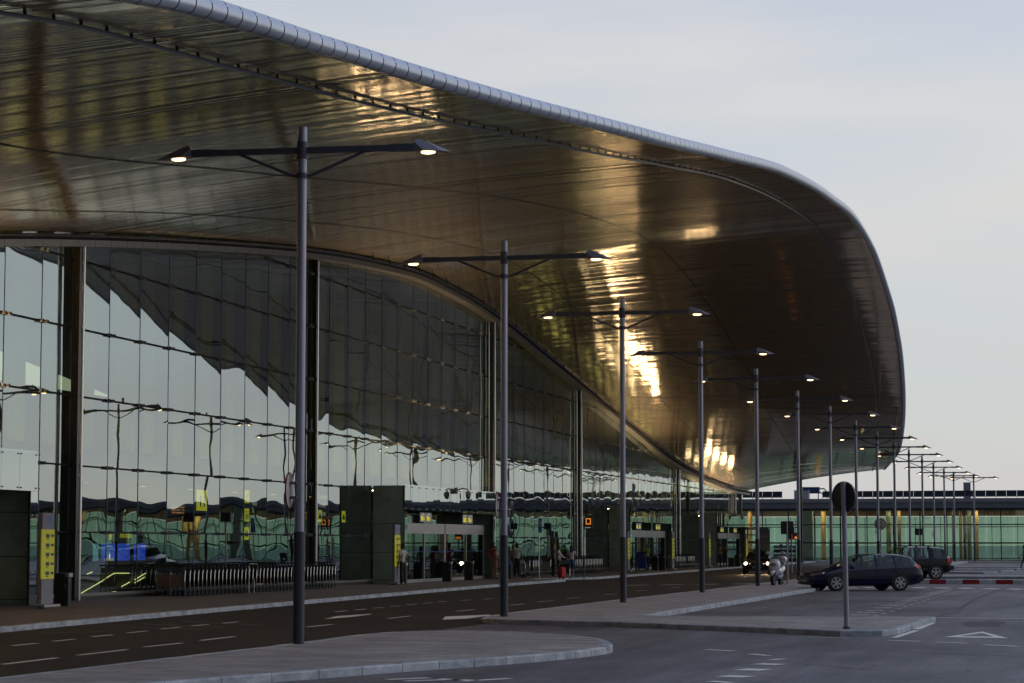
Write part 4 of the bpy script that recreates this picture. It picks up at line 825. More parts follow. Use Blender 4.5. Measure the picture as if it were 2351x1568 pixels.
# bus shelter far left of the low building
p = gz(1716, 1299, K); a = gy(1713, 1215, 205); b = gy(1766, 1250, 205); Wd = b.x - a.x
t = thing('bus_shelter', (a.x, 205, K), 'slate grey bus shelter with a solid end panel behind the taxi', 'bus shelter')
m = MB(); m.box(-.1, Wd, -.6, .9, 3.0, 3.2, 'fascia_grey'); m.build('shelter_roof', t); m = MB(); m.box(Wd - 1.1, Wd, .5, .6, .0, 3.0, 'fascia_grey'); m.box(Wd - .8, Wd - .55, .49, .495, 2.3, 2.5, 'sign_pale'); m.box(Wd - .45, Wd - .25, .49, .495, 2.3, 2.5, 'sign_pale'); m.build('end_panel', t)
m = MB()
for z_ in (1.2, 1.9, 2.5): m.box(0, Wd - 1.1, .5, .56, z_, z_ + .1, 'arm_grey')
for x_ in (0, Wd * .45, Wd - 1.15): m.box(x_, x_ + .1, .45, .55, 0, 3.0, 'arm_grey')
m.build('frame', t); m = MB(); m.box(.1, Wd - 1.2, -.1, .35, .45, .52, 'black'); m.build('bench', t)
# grey railing/planter low wall right of the shelter
a = gy(1776, 1260, 228); b = gy(1826, 1260, 228); t = thing('low_barrier', (a.x, 228, K), 'low dark barrier of stacked rails in front of the low glazed building', 'barrier'); m = MB(); 
for z_ in (0, .45, .9, 1.3): m.box(0, b.x - a.x, 0, .3, z_, z_ + .32, 'fascia_grey' if z_ in (.45, 1.3) else 'black')
m.build('rails', t)
p = gz(1794, 1312, 0); t = thing('bollard', p, 'thin dark bollard with a blue cap behind the scooter', 'bollard'); m = MB(); m.tube([(0, 0, 0), (0, 0, 1.75)], .035, 'black', 8); m.build('post', t); m = MB(); m.ell((0, 0, 1.78), .12, .12, .07, 'bin_blue'); m.build('cap', t, smooth=50)
# red and white striped barrier kerb
a, b = gz(2087, 1341.5), gz(2360, 1343.0); yb = 109.0; a = Vector((gy(2087, 1341, yb).x, yb, 0)); seg = gy(2134, 1341, yb).x - a.x
t = thing('striped_barrier', a, 'low red and white striped barrier lying across the lane behind the cars', 'barrier')
edges = [2100 - 16, 2134, 2172, 2210, 2249, 2287, 2326, 2364, 2402]; xs_ = [gy(e_, 1341, yb).x - a.x for e_ in edges]
for i in range(len(xs_) - 1):
    m = MB(); m.box(xs_[i], xs_[i + 1] - .01, 0, .45, 0, .17, 'red_paint' if i % 2 else 'white_paint'); m.box(xs_[i], xs_[i + 1] - .01, .06, .39, .17, .2, 'red_paint' if i % 2 else 'white_paint'); o = m.build('barrier_segment', t); 
    if i % 2: o['label'] = 'red segment'

# ------------------------------------------------------------------ luggage trolleys
def make_trolley(ad=None):
    t = thing('luggage_trolley', (0, 0, 0), 'chrome trolley', 'luggage trolley')
    m = MB()
    for s in (-1, 1):
        x_ = s * .26; m.tube([(x_, -.02, .12), (x_, .02, .28), (x_, .04, .5), (x_, .02, .74), (x_, -.04, .84), (x_, -.02, .95), (x_, .06, 1.0)], [.014, .02, .019, .018, .016, .016, .014], 'chrome', 6)
        m.tube([(x_, .0, .16), (x_ * .7, -.45, .18), (x_ * .45, -.85, .2)], .015, 'dark_chrome', 6)
    m.build('frame', t, smooth=50)
    m = MB(); m.tube([(-.28, .06, 1.0), (.28, .06, 1.0)], .022, 'black', 8); m.build('handle', t, smooth=50)
    m = MB(); m.box(-.24, .24, -.03, -.01, .74, .92, 'dark_chrome'); m.build('basket', t)
    m = MB(); m.box(-.245, .245, .02, .035, .30, .72, ad or 'black'); m.build('panel', t)
    for x_, y_ in ((-.26, .02), (.26, .02), (0, -.8)):
        m = MB(); m.disc((x_, y_, .08), (1, 0, 0), .08, .04, 'rubber', 12); m.build('wheel', t, smooth=50)
    return t
tr0 = make_trolley(); tr0['group'] = 'nested luggage trolleys in rows along the facade'; tr1 = make_trolley('ad_brown'); tr2 = make_trolley('ad_beige')
used = [False]
def put(src, x, y, rz, label, grp=None):
    if src is tr0 and not used[0]: o = tr0; used[0] = True; o.location = (x, y, K); o.rotation_euler = (0, 0, rz)
    else: o = dup(src, (x, y, K), rz)
    o['label'] = label
    if grp: o['group'] = grp
    return o
def trow(xs, X, label, grp):
    for k, x in enumerate(xs):
        g = gx(x, 1300, X); put(tr0, X - .26, g.y, math.pi, label, grp)
bars = [438, 446, 455, 463, 472, 479, 484, 492, 499, 505, 513, 522, 533, 545, 551, 558, 565, 571, 577, 583, 589, 596, 602] + [612 + 8.1 * k for k in range(20)]
bars = [435 + (770 - 435) * (1 - (1 - k / 41) ** 1.0) for k in range(42)]
YA, YB = gx(437, 1300, -28.5).y, gx(770, 1300, -28.5).y
for k in range(42): put(tr0, -28.76, YA + (YB - YA) * (k / 41), math.pi, 'chrome luggage trolley nested in the long row left of the nearer two-door entrance', 'trolleys nested in the long row')
for k in range(5): put(tr0, -29.3, gx(395, 1300, -29.04).y + .42 * k + .3, math.pi, 'luggage trolley in the short file behind the first brown panel', 'trolleys behind the first brown panel')
g = gx(395, 1300, -29.04); tr1.location = (-29.3, g.y, K); tr1.rotation_euler = (0, 0, math.pi); tr1['label'] = 'luggage trolley with brown advertising panel, left of the two'; tr1['group'] = 'front trolleys with brown panels'
o = dup(tr1, (-28.76, YA - .45, K), math.pi, 'luggage trolley with brown advertising panel heading the long row, right of the two')
YA2, YB2 = gx(1322, 1300, -28.2).y, gx(1382, 1300, -28.2).y
for k in range(18): put(tr0, -28.46, YA2 + (YB2 - YA2) * k / 17, math.pi, 'chrome luggage trolley in the row behind the woman in denim shorts', 'trolleys nested in the second row')
YA3, YB3 = gx(1552, 1300, -27.9).y, gx(1594, 1300, -27.9).y
for k in range(14): put(tr0, -28.16, YA3 + (YB3 - YA3) * k / 13, math.pi, 'luggage trolley in the short row right of the high visibility worker', 'trolleys nested in the farthest row')
a = gx(1214, 1300, -28.7); tr2.location = (-28.9, a.y, K); tr2.rotation_euler = (0, 0, math.pi); tr2['label'] = 'luggage trolley with beige panel beside the man in white shirt'; tr2['group'] = 'trolleys with beige panels'
a = gx(1262, 1300, -28.7); dup(tr2, (-28.9, a.y, K), math.pi, 'luggage trolley with beige panel behind the boy in the blue shirt')
for k in range(4): put(tr0, -28.9, gx(1222, 1300, -28.7).y + .4 * k, math.pi, 'luggage trolley in the short file between the two beige panels', 'trolleys between the beige panels')
# hoop rack at the long row
g = gz(584, 1362, K); t = thing('trolley_rack', g, 'bent chrome hoop with a small orange tray in front of the long trolley row', 'rack'); m = MB(); m.tube([(-.1, -.3, 0), (-.1, -.3, .95), (-.1, -.22, 1.02), (-.1, .5, 1.02), (-.1, .6, .95), (-.1, .6, .6)], .022, 'chrome', 8); m.tube([(.1, -.3, 0), (.1, -.3, .5)], .016, 'chrome', 8); m.build('hoop', t, smooth=50); m = MB(); m.box(-.15, .15, -.2, .5, .3, .34, 'case_tan'); m.build('tray', t)

# ------------------------------------------------------------------ people
def person(p, h, face, top, legs, hair, label, skin='skin', shoes='shoe_dark', pose='stand', longhair=False, shorts=False, short_sleeve=True, skirt=False, walk=0.0, seed=0):
    q = random.Random(seed); t = thing('person', p, label, 'person', face)
    k = h / 1.75; V = []; E = []; RD = []; MT = []
    def v(x, y, z, r): V.append((x*k, y*k, z*k)); RD.append(r*k); return len(V) - 1
    def e_(a, b, m): E.append((a, b)); MT.append(m)
    pel = v(0, 0, .95, .145); ab = v(0, .01, 1.10, .125); ch = v(0, 0, 1.30, .155); nk0 = v(0, -.01, 1.47, .075); nk = v(0, .0, 1.53, .052); hd = v(0, .02, 1.62, .095); hd2 = v(0, .015, 1.69, .085)
    for a, b, m in ((pel, ab, top), (ab, ch, top), (ch, nk0, top), (nk0, nk, skin), (nk, hd, skin), (hd, hd2, skin)): e_(a, b, m)
    ns = v(0, .125, 1.61, .014); e_(hd, ns, skin)
    lm = legs; calf = skin if shorts else legs
    for s in (-1, 1):
        wy = walk * s; hip = v(s*.095, 0, .88, .095); kn = v(s*.10, .03 + wy*.16, .50, .066 if not shorts else .058); an = v(s*.10, -.02 + wy*.30, .09 + max(0, -wy)*.06, .048 if not shorts else .038); to = v(s*.115, .13 + wy*.30, .035, .036)
        e_(pel, hip, lm); e_(hip, kn, lm); e_(kn, an, calf); e_(an, to, shoes)
        sh = v(s*.19, -.01, 1.43, .062); e_(ch, sh, top)
        P_ = pose if isinstance(pose, str) else pose[0 if s < 0 else 1]
        if P_ == 'hip': el = (s*.38, -.08, 1.20); wr = (s*.20, .04, 1.02)
        elif P_ == 'fold': el = (s*.25, .06, 1.15); wr = (s*.04, .24, 1.16)
        elif P_ == 'reach': el = (s*.24, .16, 1.20); wr = (s*.18, .40, 1.06)
        elif P_ == 'up': el = (s*.24, .16, 1.20); wr = (s*.08, .24, 1.40)
        elif P_ == 'swing': el = (s*.25, -.06 - .10*s*walk, 1.16); wr = (s*.25, .06 - .24*s*walk, .93)
        else: el = (s*.25, -.03, 1.15); wr = (s*.26, .04, .90)
        el_ = v(*el, .042); wr_ = v(*wr, .028); slm = skin if short_sleeve else top
        mid = v(*[(V[sh][i]/k*.55 + el[i]*.45) for i in range(3)], .052); e_(sh, mid, top); e_(mid, el_, slm); e_(el_, wr_, slm)
        d = (Vector(wr) - Vector(el)).normalized(); sd_ = Vector((0, 1, 0)); sd_ = (sd_ - d * sd_.dot(d)).normalized(); nb = d.cross(sd_)
        pm = v(*(Vector(wr) + d*.07), .028); e_(wr_, pm, skin)
        for i, ln in enumerate((.075, .085, .08, .062)):
            off = sd_ * (.030 - i*.020); a = v(*(Vector(wr) + d*(.10 + .006*i) + off), .0095); b = v(*(Vector(wr) + d*(.10 + ln*.6) + off + nb*(-s)*.012), .0085); c = v(*(Vector(wr) + d*(.10 + ln*.95) + off + nb*(-s)*.034), .0075)
            e_(pm, a, skin); e_(a, b, skin); e_(b, c, skin)
        a = v(*(Vector(wr) + d*.05 + sd_*.040), .010); b = v(*(Vector(wr) + d*.09 + sd_*.058 + nb*(-s)*.015), .009); e_(pm, a, skin); e_(a, b, skin)
    me = bpy.data.meshes.new('body'); me.from_pydata(V, E, []); o = bpy.data.objects.new('body', me); COL.objects.link(o)
    sk = o.modifiers.new('s', 'SKIN'); sk.use_smooth_shade = True
    for i, r_ in enumerate(RD): me.skin_vertices[0].data[i].radius = (r_, r_ * (.72 if i in (0, 1, 2) else 1)); me.skin_vertices[0].data[i].use_root = (i == 0)
    sb = o.modifiers.new('b', 'SUBSURF'); sb.levels = 1; sb.render_levels = 1
    bpy.context.view_layer.update(); m2 = bpy.data.meshes.new_from_object(o.evaluated_get(bpy.context.evaluated_depsgraph_get())); bpy.data.objects.remove(o); bpy.data.meshes.remove(me)
    mats = list(dict.fromkeys(MT)); m2.materials.clear()
    for m in mats: m2.materials.append(M[m])
    VV = [Vector(a) for a in V]; seg_ = [(VV[a], VV[b], mats.index(m), (RD[a] + RD[b]) / 2) for (a, b), m in zip(E, MT)]
    for f in m2.polygons:
        c = f.center; best = 9; bi = 0
        for a, b, mi_, r_ in seg_:
            ab_ = b - a; t_ = max(0, min(1, (c - a).dot(ab_) / max(1e-9, ab_.length_squared))); dd = (c - a - ab_ * t_).length - r_
            if dd < best: best = dd; bi = mi_
        if c.z < .98*k and c.z > .62*k and mats[bi] == top and abs(c.x) < .2*k: bi = mats.index(legs)
        f.material_index = bi; f.use_smooth = True
    o = bpy.data.objects.new('body', m2); COL.objects.link(o); o.parent = t
    m = MB(); 
    m.ell((0, -.012*k, 1.70*k), .098*k, .108*k, .10*k, hair, 14, 8, z0=-.35)
    m.ell((0, -.05*k, 1.63*k), .096*k, .07*k, .10*k, hair, 12, 8)
    if longhair: m.ell((0, -.07*k, 1.53*k), .095*k, .055*k, .17*k, hair, 12, 8)
    m.build('hair', t, smooth=60)
    m = MB()
    for s in (-1, 1): m.ell((s*.034*k, .103*k, 1.635*k), .011*k, .006*k, .007*k, 'black', 8, 6); m.ell((s*.095*k, .01*k, 1.62*k), .012*k, .022*k, .032*k, skin, 8, 6)
    m.ell((0, .106*k, 1.565*k), .024*k, .006*k, .006*k, 'cloth_red', 8, 6); m.build('face', t, smooth=60)
    if skirt:
        m = MB(); vs = []; n_ = 16
        for z_, r_ in ((1.02, .15), (.8, .19), (.62, .20)):
            for i in range(n_): a = 2*math.pi*i/n_; vs.append((r_*k*math.cos(a), r_*.75*k*math.sin(a), z_*k))
        m.add(vs, [(j*n_ + i, j*n_ + (i+1) % n_, (j+1)*n_ + (i+1) % n_, (j+1)*n_ + i) for j in range(2) for i in range(n_)], top); m.build('tunic', t, smooth=60)
    return t
def G(x, y): return gz(x, y, K)
LFT, RGT, AWAY, TOW = R(90), R(-90), R(0), R(180)
person(G(924, 1342), 1.72, R(70), 'cloth_white', 'cloth_black', 'hair_black', 'person in white short-sleeved shirt and black trousers, hand on hip, before the green wall', 'skin_dark', pose=('stand', 'hip'), walk=.25)
person(G(1132, 1330), 1.74, R(-40), 'cloth_red', 'cloth_khaki', 'hair_black', 'person in red shirt standing behind a person in pink striped top', 'skin', pose='hip', short_sleeve=False)
person(G(1138, 1331), 1.60, R(-80), 'cloth_pink', 'cloth_khaki', 'hair_grey', 'grey haired person in pink striped top and light trousers left of the second lamp post', 'skin', pose='fold', short_sleeve=False, skirt=True)
person(G(1168, 1331), 1.58, R(20), 'cloth_grey', 'cloth_denim', 'hair_black', 'long haired person in grey top and blue shorts, half behind the second lamp post', 'skin_dark', 'shoe_red', longhair=True, shorts=True)
person(G(1187, 1327), 1.74, R(10), 'cloth_cream', 'cloth_navy', 'hair_black', 'person in cream shirt and navy trousers seen from behind, right of the second lamp post', 'skin', pose='reach')
person(G(1178, 1322), 1.62, R(-150), 'cloth_black', 'cloth_black', 'hair_black', 'person in black whose face shows between two others by the second lamp post', 'skin')
person(G(1270, 1325), 1.70, R(-60), 'cloth_blue', 'cloth_black', 'hair_black', 'person in blue shirt and black trousers, left of the group with the red suitcase', 'skin', 'shoe_red')
person(G(1283, 1327), 1.62, R(-85), 'cloth_white', 'cloth_black', 'hair_black', 'dark haired person in white blouse and black trousers holding a trolley', 'skin', pose='reach', longhair=True, short_sleeve=False)
person(G(1312, 1326), 1.63, R(15), 'cloth_floral', 'cloth_denim', 'hair_black', 'dark haired person in pale floral top and denim shorts seen from behind', 'skin', 'shoe_white', pose='reach', longhair=True, shorts=True)
person(G(1486, 1310), 1.66, R(150), 'cloth_hivis', 'cloth_black', 'hair_black', 'worker in green high visibility vest leaning on a blue bin', 'skin', pose='reach')
person(G(1654, 1303), 1.74, R(-70), 'cloth_yellow', 'cloth_navy', 'hair_black', 'person in yellow shirt and dark shorts near the farthest entrance', 'skin_dark', pose='fold', shorts=True)
person(G(1665, 1303), 1.62, R(170), 'cloth_black', 'cloth_black', 'hair_black', 'person in black looking down at a phone near the farthest entrance', 'skin_dark', pose='up')
person(gz(2352, 1309, 0), 1.75, R(80), 'cloth_green', 'cloth_green', 'hair_black', 'person in dark green walking in at the right edge of the photo', 'skin', pose='swing', walk=1.0)
# luggage
def suitcase(p, m_, label, rz=0, s=1.0, handle=True):
    t = thing('suitcase', p, label, 'suitcase', rz); m = MB(); m.box(-.19*s, .19*s, -.11*s, .11*s, .05, .60*s, m_); m.box(-.165*s, .165*s, -.125*s, -.11*s, .1, .52*s, m_); m.box(-.17*s, .17*s, -.09*s, .09*s, .6*s, .63*s, m_); m.build('case', t)
    if handle: m = MB(); m.tube([(-.1*s, .08, .6*s), (-.1*s, .08, .95*s), (.1*s, .08, .95*s), (.1*s, .08, .6*s)], .01, 'chrome', 6); m.build('handle', t)
    for x_ in (-.14*s, .14*s): m = MB(); m.disc((x_, .08, .04), (1, 0, 0), .04, .03, 'rubber', 10); m.build('wheel', t)
    return t
g = G(1293, 1329); put(tr0, g.x, g.y + .3, R(10), 'luggage trolley held by the group, carrying a red suitcase', 'loose trolleys'); 
t = suitcase((g.x, g.y - .25, K), 'case_red', 'bright red suitcase standing between the white blouse and the floral top', R(68), .92, False); t.location.z = K
g = G(1197, 1327); t = put(tr0, g.x, g.y + .4, R(-60), 'luggage trolley in front of the person in cream shirt', 'loose trolleys'); t = thing('bag', (g.x - .25, g.y + .25, K + .21), 'small tan bag lying on the trolley by the cream shirt', 'bag'); m = MB(); m.box(-.22, .22, -.14, .14, 0, .14, 'case_tan'); m.box(-.16, .1, -.1, .1, .14, .2, 'cloth_grey'); m.build('bag_body', t); m = MB(); m.tube([(-.1, 0, .19), (-.05, 0, .28), (.05, 0, .28), (.1, 0, .13)], .012, 'black', 6); m.build('bag_handle', t)
suitcase(G(1679, 1303), 'cloth_black', 'black suitcase standing alone left of the taxi', R(10), 1.15); suitcase(G(1160, 1330), 'cloth_black', 'dark suitcase beside the pink striped top, half behind the second lamp post', R(20), 1.1)
g = G(1475, 1310); t = thing('wheeled_bin', g, 'blue wheeled refuse bin pushed by the high visibility worker', 'refuse bin'); m = MB(); m.add([(-.26, -.26, .12), (.26, -.26, .12), (.26, .26, .12), (-.26, .26, .12), (-.32, -.32, 1.15), (.32, -.32, 1.15), (.32, .32, 1.15), (-.32, .32, 1.15)], [(3, 2, 1, 0), (4, 5, 6, 7), (0, 1, 5, 4), (1, 2, 6, 5), (2, 3, 7, 6), (3, 0, 4, 7)], 'bin_blue'); m.build('bin_body', t); m = MB(); m.box(-.35, .35, -.35, .35, 1.15, 1.21, 'cloth_navy'); m.box(-.3, .3, .33, .4, 1.1, 1.16, 'black'); m.build('lid', t)
for x_ in (-.28, .28): m = MB(); m.disc((x_, .2, .12), (1, 0, 0), .12, .05, 'rubber', 14); m.build('wheel', t)
m = MB(); m.box(-.45, -.38, -.1, .0, .0, 1.0, 'black'); m.disc((-.42, 0, .16), (1, 0, 0), .16, .05, 'rubber', 14); m.build('broom_rack', t)

# ------------------------------------------------------------------ vehicles
def car(name, loc, rz, label, st, paint, wins, wscr, rscr, wheels, wr, extra=None, rimn=6):
    t = thing(name, loc, label, 'car', rz); rings = []
    for (x, zb, zw, zr, hw, hr) in st:
        half = [(0, zb), (hw*.86, zb), (hw*.97, zb + .10), (hw, zb + (zw - zb)*.55), (hw*.965, zw - .02), (hw*.93, zw), (hr, zr - .045), (hr*.86, zr - .008), (hr*.5, zr + .008), (0, zr + .012)]
        rings.append([(x, y_, z_) for y_, z_ in half] + [(x, -y_, z_) for y_, z_ in half[-2:0:-1]])
    n_ = len(rings[0]); body = MB(); gl = {}
    allv = [p for r_ in rings for p in r_]
    def put_(mb, m_, f): mb.add([allv[i] for i in f], [tuple(range(len(f)))], m_)
    for i in range(len(rings) - 1):
        xa, xb = st[i][0], st[i + 1][0]; xm = (xa + xb) / 2
        for j in range(n_):
            f = (i*n_ + j, (i+1)*n_ + j, (i+1)*n_ + (j+1) % n_, i*n_ + (j+1) % n_); side = j in (5, n_ - 6); topf = j in (6, 7, 8, 9, 10, 11)
            key = None
            if side and any(a > xm > b for a, b in wins): key = 'side_window'
            if topf and wscr[0] > xm > wscr[1]: key = 'windscreen'
            if topf and rscr and rscr[0] > xm > rscr[1]: key = 'rear_window'
            if key:
                kk_ = key + ('L' if j > 9 and key == 'side_window' else 'R' if key == 'side_window' else '') + (str([q for q, (a, b) in enumerate(wins) if a > xm > b]) if key == 'side_window' else '')
                gl.setdefault(kk_, (key, MB()))[1].add([allv[q] for q in f], [(0, 1, 2, 3)], 'car_glass')
            else: body.f.append(list(f)); body.m.append(body.mi(paint))
    body.v = allv; body.f.append(list(range(n_))[::-1]); body.m.append(body.mi(paint)); body.f.append([(len(rings) - 1)*n_ + q for q in range(n_)]); body.m.append(body.mi(paint))
    b = body.build('body', t, smooth=38)
    for key, mb in gl.values(): mb.build(key, t, smooth=60)
    hw = max(s_[4] for s_ in st)
    for x_ in wheels:
        for s in (-1, 1):
            m = MB(); m.disc((x_, s*(hw - .06), wr + .03), (0, 1, 0), wr + .04, .135, 'black', 28); m.build('wheel_arch', t, smooth=40)
            w_ = MB(); w_.tube([(x_, s*(hw - .20), wr), (x_, s*(hw - .17), wr), (x_, s*(hw + .0), wr), (x_, s*(hw + .02), wr)], [wr*.93, wr, wr, wr*.93], 'rubber', 28); wo = w_.build('tyre', t, smooth=40)
            r_ = MB(); yy_ = s*(hw + .026)
            for k in range(rimn):
                a = 2*math.pi*k/rimn + .3; c_, s_ = math.cos(a), math.sin(a); rr_ = wr*.66; wd = .026
                r_.add([(x_ - s_*wd, yy_, wr + c_*wd), (x_ + s_*wd, yy_, wr - c_*wd), (x_ + c_*rr_ + s_*wd*1.5, yy_, wr + s_*rr_ - c_*wd*1.5), (x_ + c_*rr_ - s_*wd*1.5, yy_, wr + s_*rr_ + c_*wd*1.5)], [(0, 1, 2, 3)], 'rim')
            r_.ring((x_, s*(hw + .024), wr), (0, 1, 0), wr*.62, wr*.70, .01, 'rim', 28); r_.disc((x_, s*(hw + .028), wr), (0, 1, 0), .05, .012, 'rim', 12); r_.disc((x_, s*(hw + .015), wr), (0, 1, 0), wr*.62, .008, 'black', 24); r_.build('rim', wo)
    if extra: extra(t, hw)
    return t
def seats(t, xs, z=.55):
    for x_ in xs:
        m = MB()
        for y_ in (-.36, .36): m.box(x_ - .12, x_ + .02, y_ - .24, y_ + .24, z - .2, z + .5, 'black'); m.ell((x_ - .08, y_, z + .62), .06, .13, .11, 'black', 10, 6)
        m.build('seats', t, smooth=50)
# dark blue estate, nose towards the median
f_ = gz(1927, 1357); r_ = gz(2066, 1357); 
wag = [(2.36,.36,.50,.56,.52,.42),(2.30,.26,.56,.64,.74,.56),(2.1,.22,.62,.72,.84,.66),(1.7,.2,.68,.80,.875,.68),(1.2,.2,.75,.90,.885,.70),(.98,.2,.80,.955,.885,.70),(.70,.2,.83,1.12,.885,.67),(.25,.2,.86,1.36,.885,.61),(.05,.2,.87,1.41,.885,.60),(-.32,.2,.88,1.445,.885,.595),(-.42,.2,.885,1.45,.885,.595),(-1.12,.2,.91,1.44,.885,.59),(-1.22,.2,.915,1.435,.885,.59),(-1.55,.2,.93,1.41,.88,.585),(-1.92,.22,.95,1.34,.87,.575),(-2.05,.26,.95,1.27,.86,.56),(-2.28,.30,.90,1.0,.83,.58),(-2.38,.38,.72,.78,.76,.60)]
def ex_w(t, hw):
    seats(t, (.15, -.8)); m = MB()
    for s in (-1, 1):
        h_ = MB(); h_.add([(2.33, s*.50, .60), (2.24, s*.76, .62), (1.98, s*.87, .70), (1.98, s*.84, .755), (2.2, s*.70, .70), (2.31, s*.50, .68)], [(0, 1, 4, 5), (1, 2, 3, 4)], 'lamp_clear'); h_.build('headlight', t)
        h_ = MB(); h_.add([(-2.30, s*.79, .70), (-2.02, s*.885, .95), (-1.93, s*.885, 1.0), (-2.10, s*.80, 1.06), (-2.29, s*.72, .98), (-2.37, s*.72, .72)], [(0, 1, 2, 3, 4, 5)], 'tail_red'); h_.build('tail_light', t)
        h_ = MB(); h_.ell((.78, s*1.0, .93), .09, .10, .075, 'navy', 10, 8); h_.build('wing_mirror', t, smooth=60)
        h_ = MB()
        for x_ in (-.25, -1.15): h_.box(x_ - .1, x_ + .1, min(s*.885, s*.905), max(s*.885, s*.905), .79, .815, 'car_trim')
        h_.build('door_handle', t)
        h_ = MB(); h_.box(-1.3, .95, min(s*.886, s*.9), max(s*.886, s*.9), .50, .54, 'car_trim'); h_.build('side_moulding', t)
        h_ = MB()
        for x_ in (.62, -.37, -1.17): h_.box(x_ - .006, x_ + .006, min(s*.884, s*.889), max(s*.884, s*.889), .3, .86, 'black')
        h_.build('door_gap', t)
    m.box(2.33, 2.375, -.46, .46, .50, .60, 'black'); m.build('grille', t); m = MB(); m.box(2.36, 2.40, -.26, .26, .36, .46, 'plate'); m.build('number_plate', t)
    m = MB(); m.box(2.30, 2.36, -.7, .7, .28, .35, 'car_trim'); m.box(-2.42, -2.36, -.76, .76, .38, .52, 'car_trim'); m.build('bumper', t)
ang = R(180 + 30); cpos = (f_ + r_) / 2; hd = Vector((math.cos(ang), math.sin(ang), 0)); lf = Vector((-hd.y, hd.x, 0))
cpos = cpos - lf * .0 + Vector((0, .9, 0)) * .85
car('estate_car', (cpos.x - .45, cpos.y, 0), ang, 'dark blue estate car parked nose to the median behind the large round sign', wag, 'navy', [(.60, -.32), (-.42, -1.12), (-1.22, -1.92)], (.98, .15), (-2.05, -2.28), (1.40, -1.33), .325, ex_w)
suv = [(2.28,.46,.62,.70,.60,.5),(2.22,.36,.80,.92,.82,.7),(1.6,.32,.92,1.06,.91,.74),(1.0,.32,.98,1.12,.92,.74),(.85,.32,1.02,1.18,.92,.72),(.40,.32,1.05,1.56,.92,.66),(.2,.32,1.06,1.66,.92,.65),(-.2,.32,1.07,1.70,.92,.65),(-.3,.32,1.07,1.705,.92,.65),(-1.0,.32,1.08,1.70,.92,.65),(-1.15,.32,1.08,1.70,.92,.65),(-1.28,.32,1.09,1.69,.92,.65),(-1.80,.34,1.10,1.66,.91,.64),(-2.0,.36,1.10,1.60,.90,.63),(-2.22,.42,1.06,1.16,.88,.74),(-2.28,.5,.85,.95,.84,.7)]
def ex_s(t, hw):
    seats(t, (.0, -.85), .75)
    for s in (-1, 1):
        h_ = MB(); h_.tube([(.3, s*.60, 1.68), (.1, s*.60, 1.76), (-1.7, s*.60, 1.75), (-1.85, s*.60, 1.67)], .022, 'black', 8)
        for x_ in (-.4, -1.1): h_.box(x_ - .05, x_ + .05, s*.60 - .02, s*.60 + .02, 1.68, 1.76, 'black')
        h_.build('roof_rail', t, smooth=40)
        h_ = MB(); h_.add([(-2.24, s*.885, .86), (-2.0, s*.925, .88), (-2.0, s*.925, 1.12), (-2.2, s*.88, 1.12)], [(0, 1, 2, 3)], 'tail_red'); h_.box(-2.30, -2.24, min(s*.70, s*.87), max(s*.70, s*.87), .84, 1.12, 'tail_red'); h_.build('tail_light', t)
        h_ = MB(); h_.box(2.22, 2.30, min(s*.5, s*.8), max(s*.5, s*.8), .74, .9, 'lamp_clear'); h_.build('headlight', t)
        h_ = MB(); h_.ell((.75, s*1.03, 1.12), .08, .11, .09, 'car_black', 10, 8); h_.build('wing_mirror', t, smooth=60)
        h_ = MB(); h_.box(-1.95, -.95, min(s*.92, s*.95), max(s*.92, s*.95), .82, .88, 'car_trim'); h_.box(.95, 1.9, min(s*.92, s*.95), max(s*.92, s*.95), .82, .88, 'car_trim'); h_.box(-.9, .9, min(s*.92, s*.94), max(s*.92, s*.94), .5, .62, 'car_trim'); h_.build('side_moulding', t)
    m = MB(); m.box(-2.42, -2.24, -.86, .86, .50, .74, 'car_trim'); m.box(2.22, 2.38, -.86, .86, .48, .66, 'car_trim'); m.build('bumper', t); m = MB(); m.box(2.24, 2.31, -.42, .42, .72, .9, 'black'); m.build('grille', t); m = MB(); m.box(-2.44, -2.43, -.26, .26, .56, .67, 'plate'); m.build('number_plate', t)
rw = gz(2149, 1331); a2 = R(180 + 30); h2 = Vector((math.cos(a2), math.sin(a2), 0)); l2 = Vector((-h2.y, h2.x, 0)); c2 = rw + h2 * 1.35 - l2 * .92
car('off_road_car', (c2.x, c2.y, 0), a2, 'black off-road estate parked behind the dark blue estate car', suv, 'car_black', [(.75, -.2), (-.3, -1.0), (-1.28, -1.80)], (.85, .2), (-2.0, -2.22), (1.36, -1.35), .37, ex_s, 5)
sal = [(2.32,.30,.50,.62,.60,.5),(2.26,.24,.62,.76,.80,.62),(1.8,.2,.70,.86,.88,.70),(1.2,.2,.76,.93,.89,.71),(.95,.2,.80,.97,.89,.70),(.70,.2,.83,1.12,.89,.66),(.2,.2,.86,1.38,.89,.60),(0,.2,.87,1.42,.89,.59),(-.3,.2,.88,1.44,.89,.59),(-.4,.2,.88,1.44,.89,.59),(-1.1,.2,.89,1.38,.89,.58),(-1.5,.2,.89,1.16,.88,.62),(-1.8,.22,.88,1.0,.87,.68),(-2.25,.26,.84,.92,.82,.66),(-2.34,.36,.70,.76,.76,.6)]
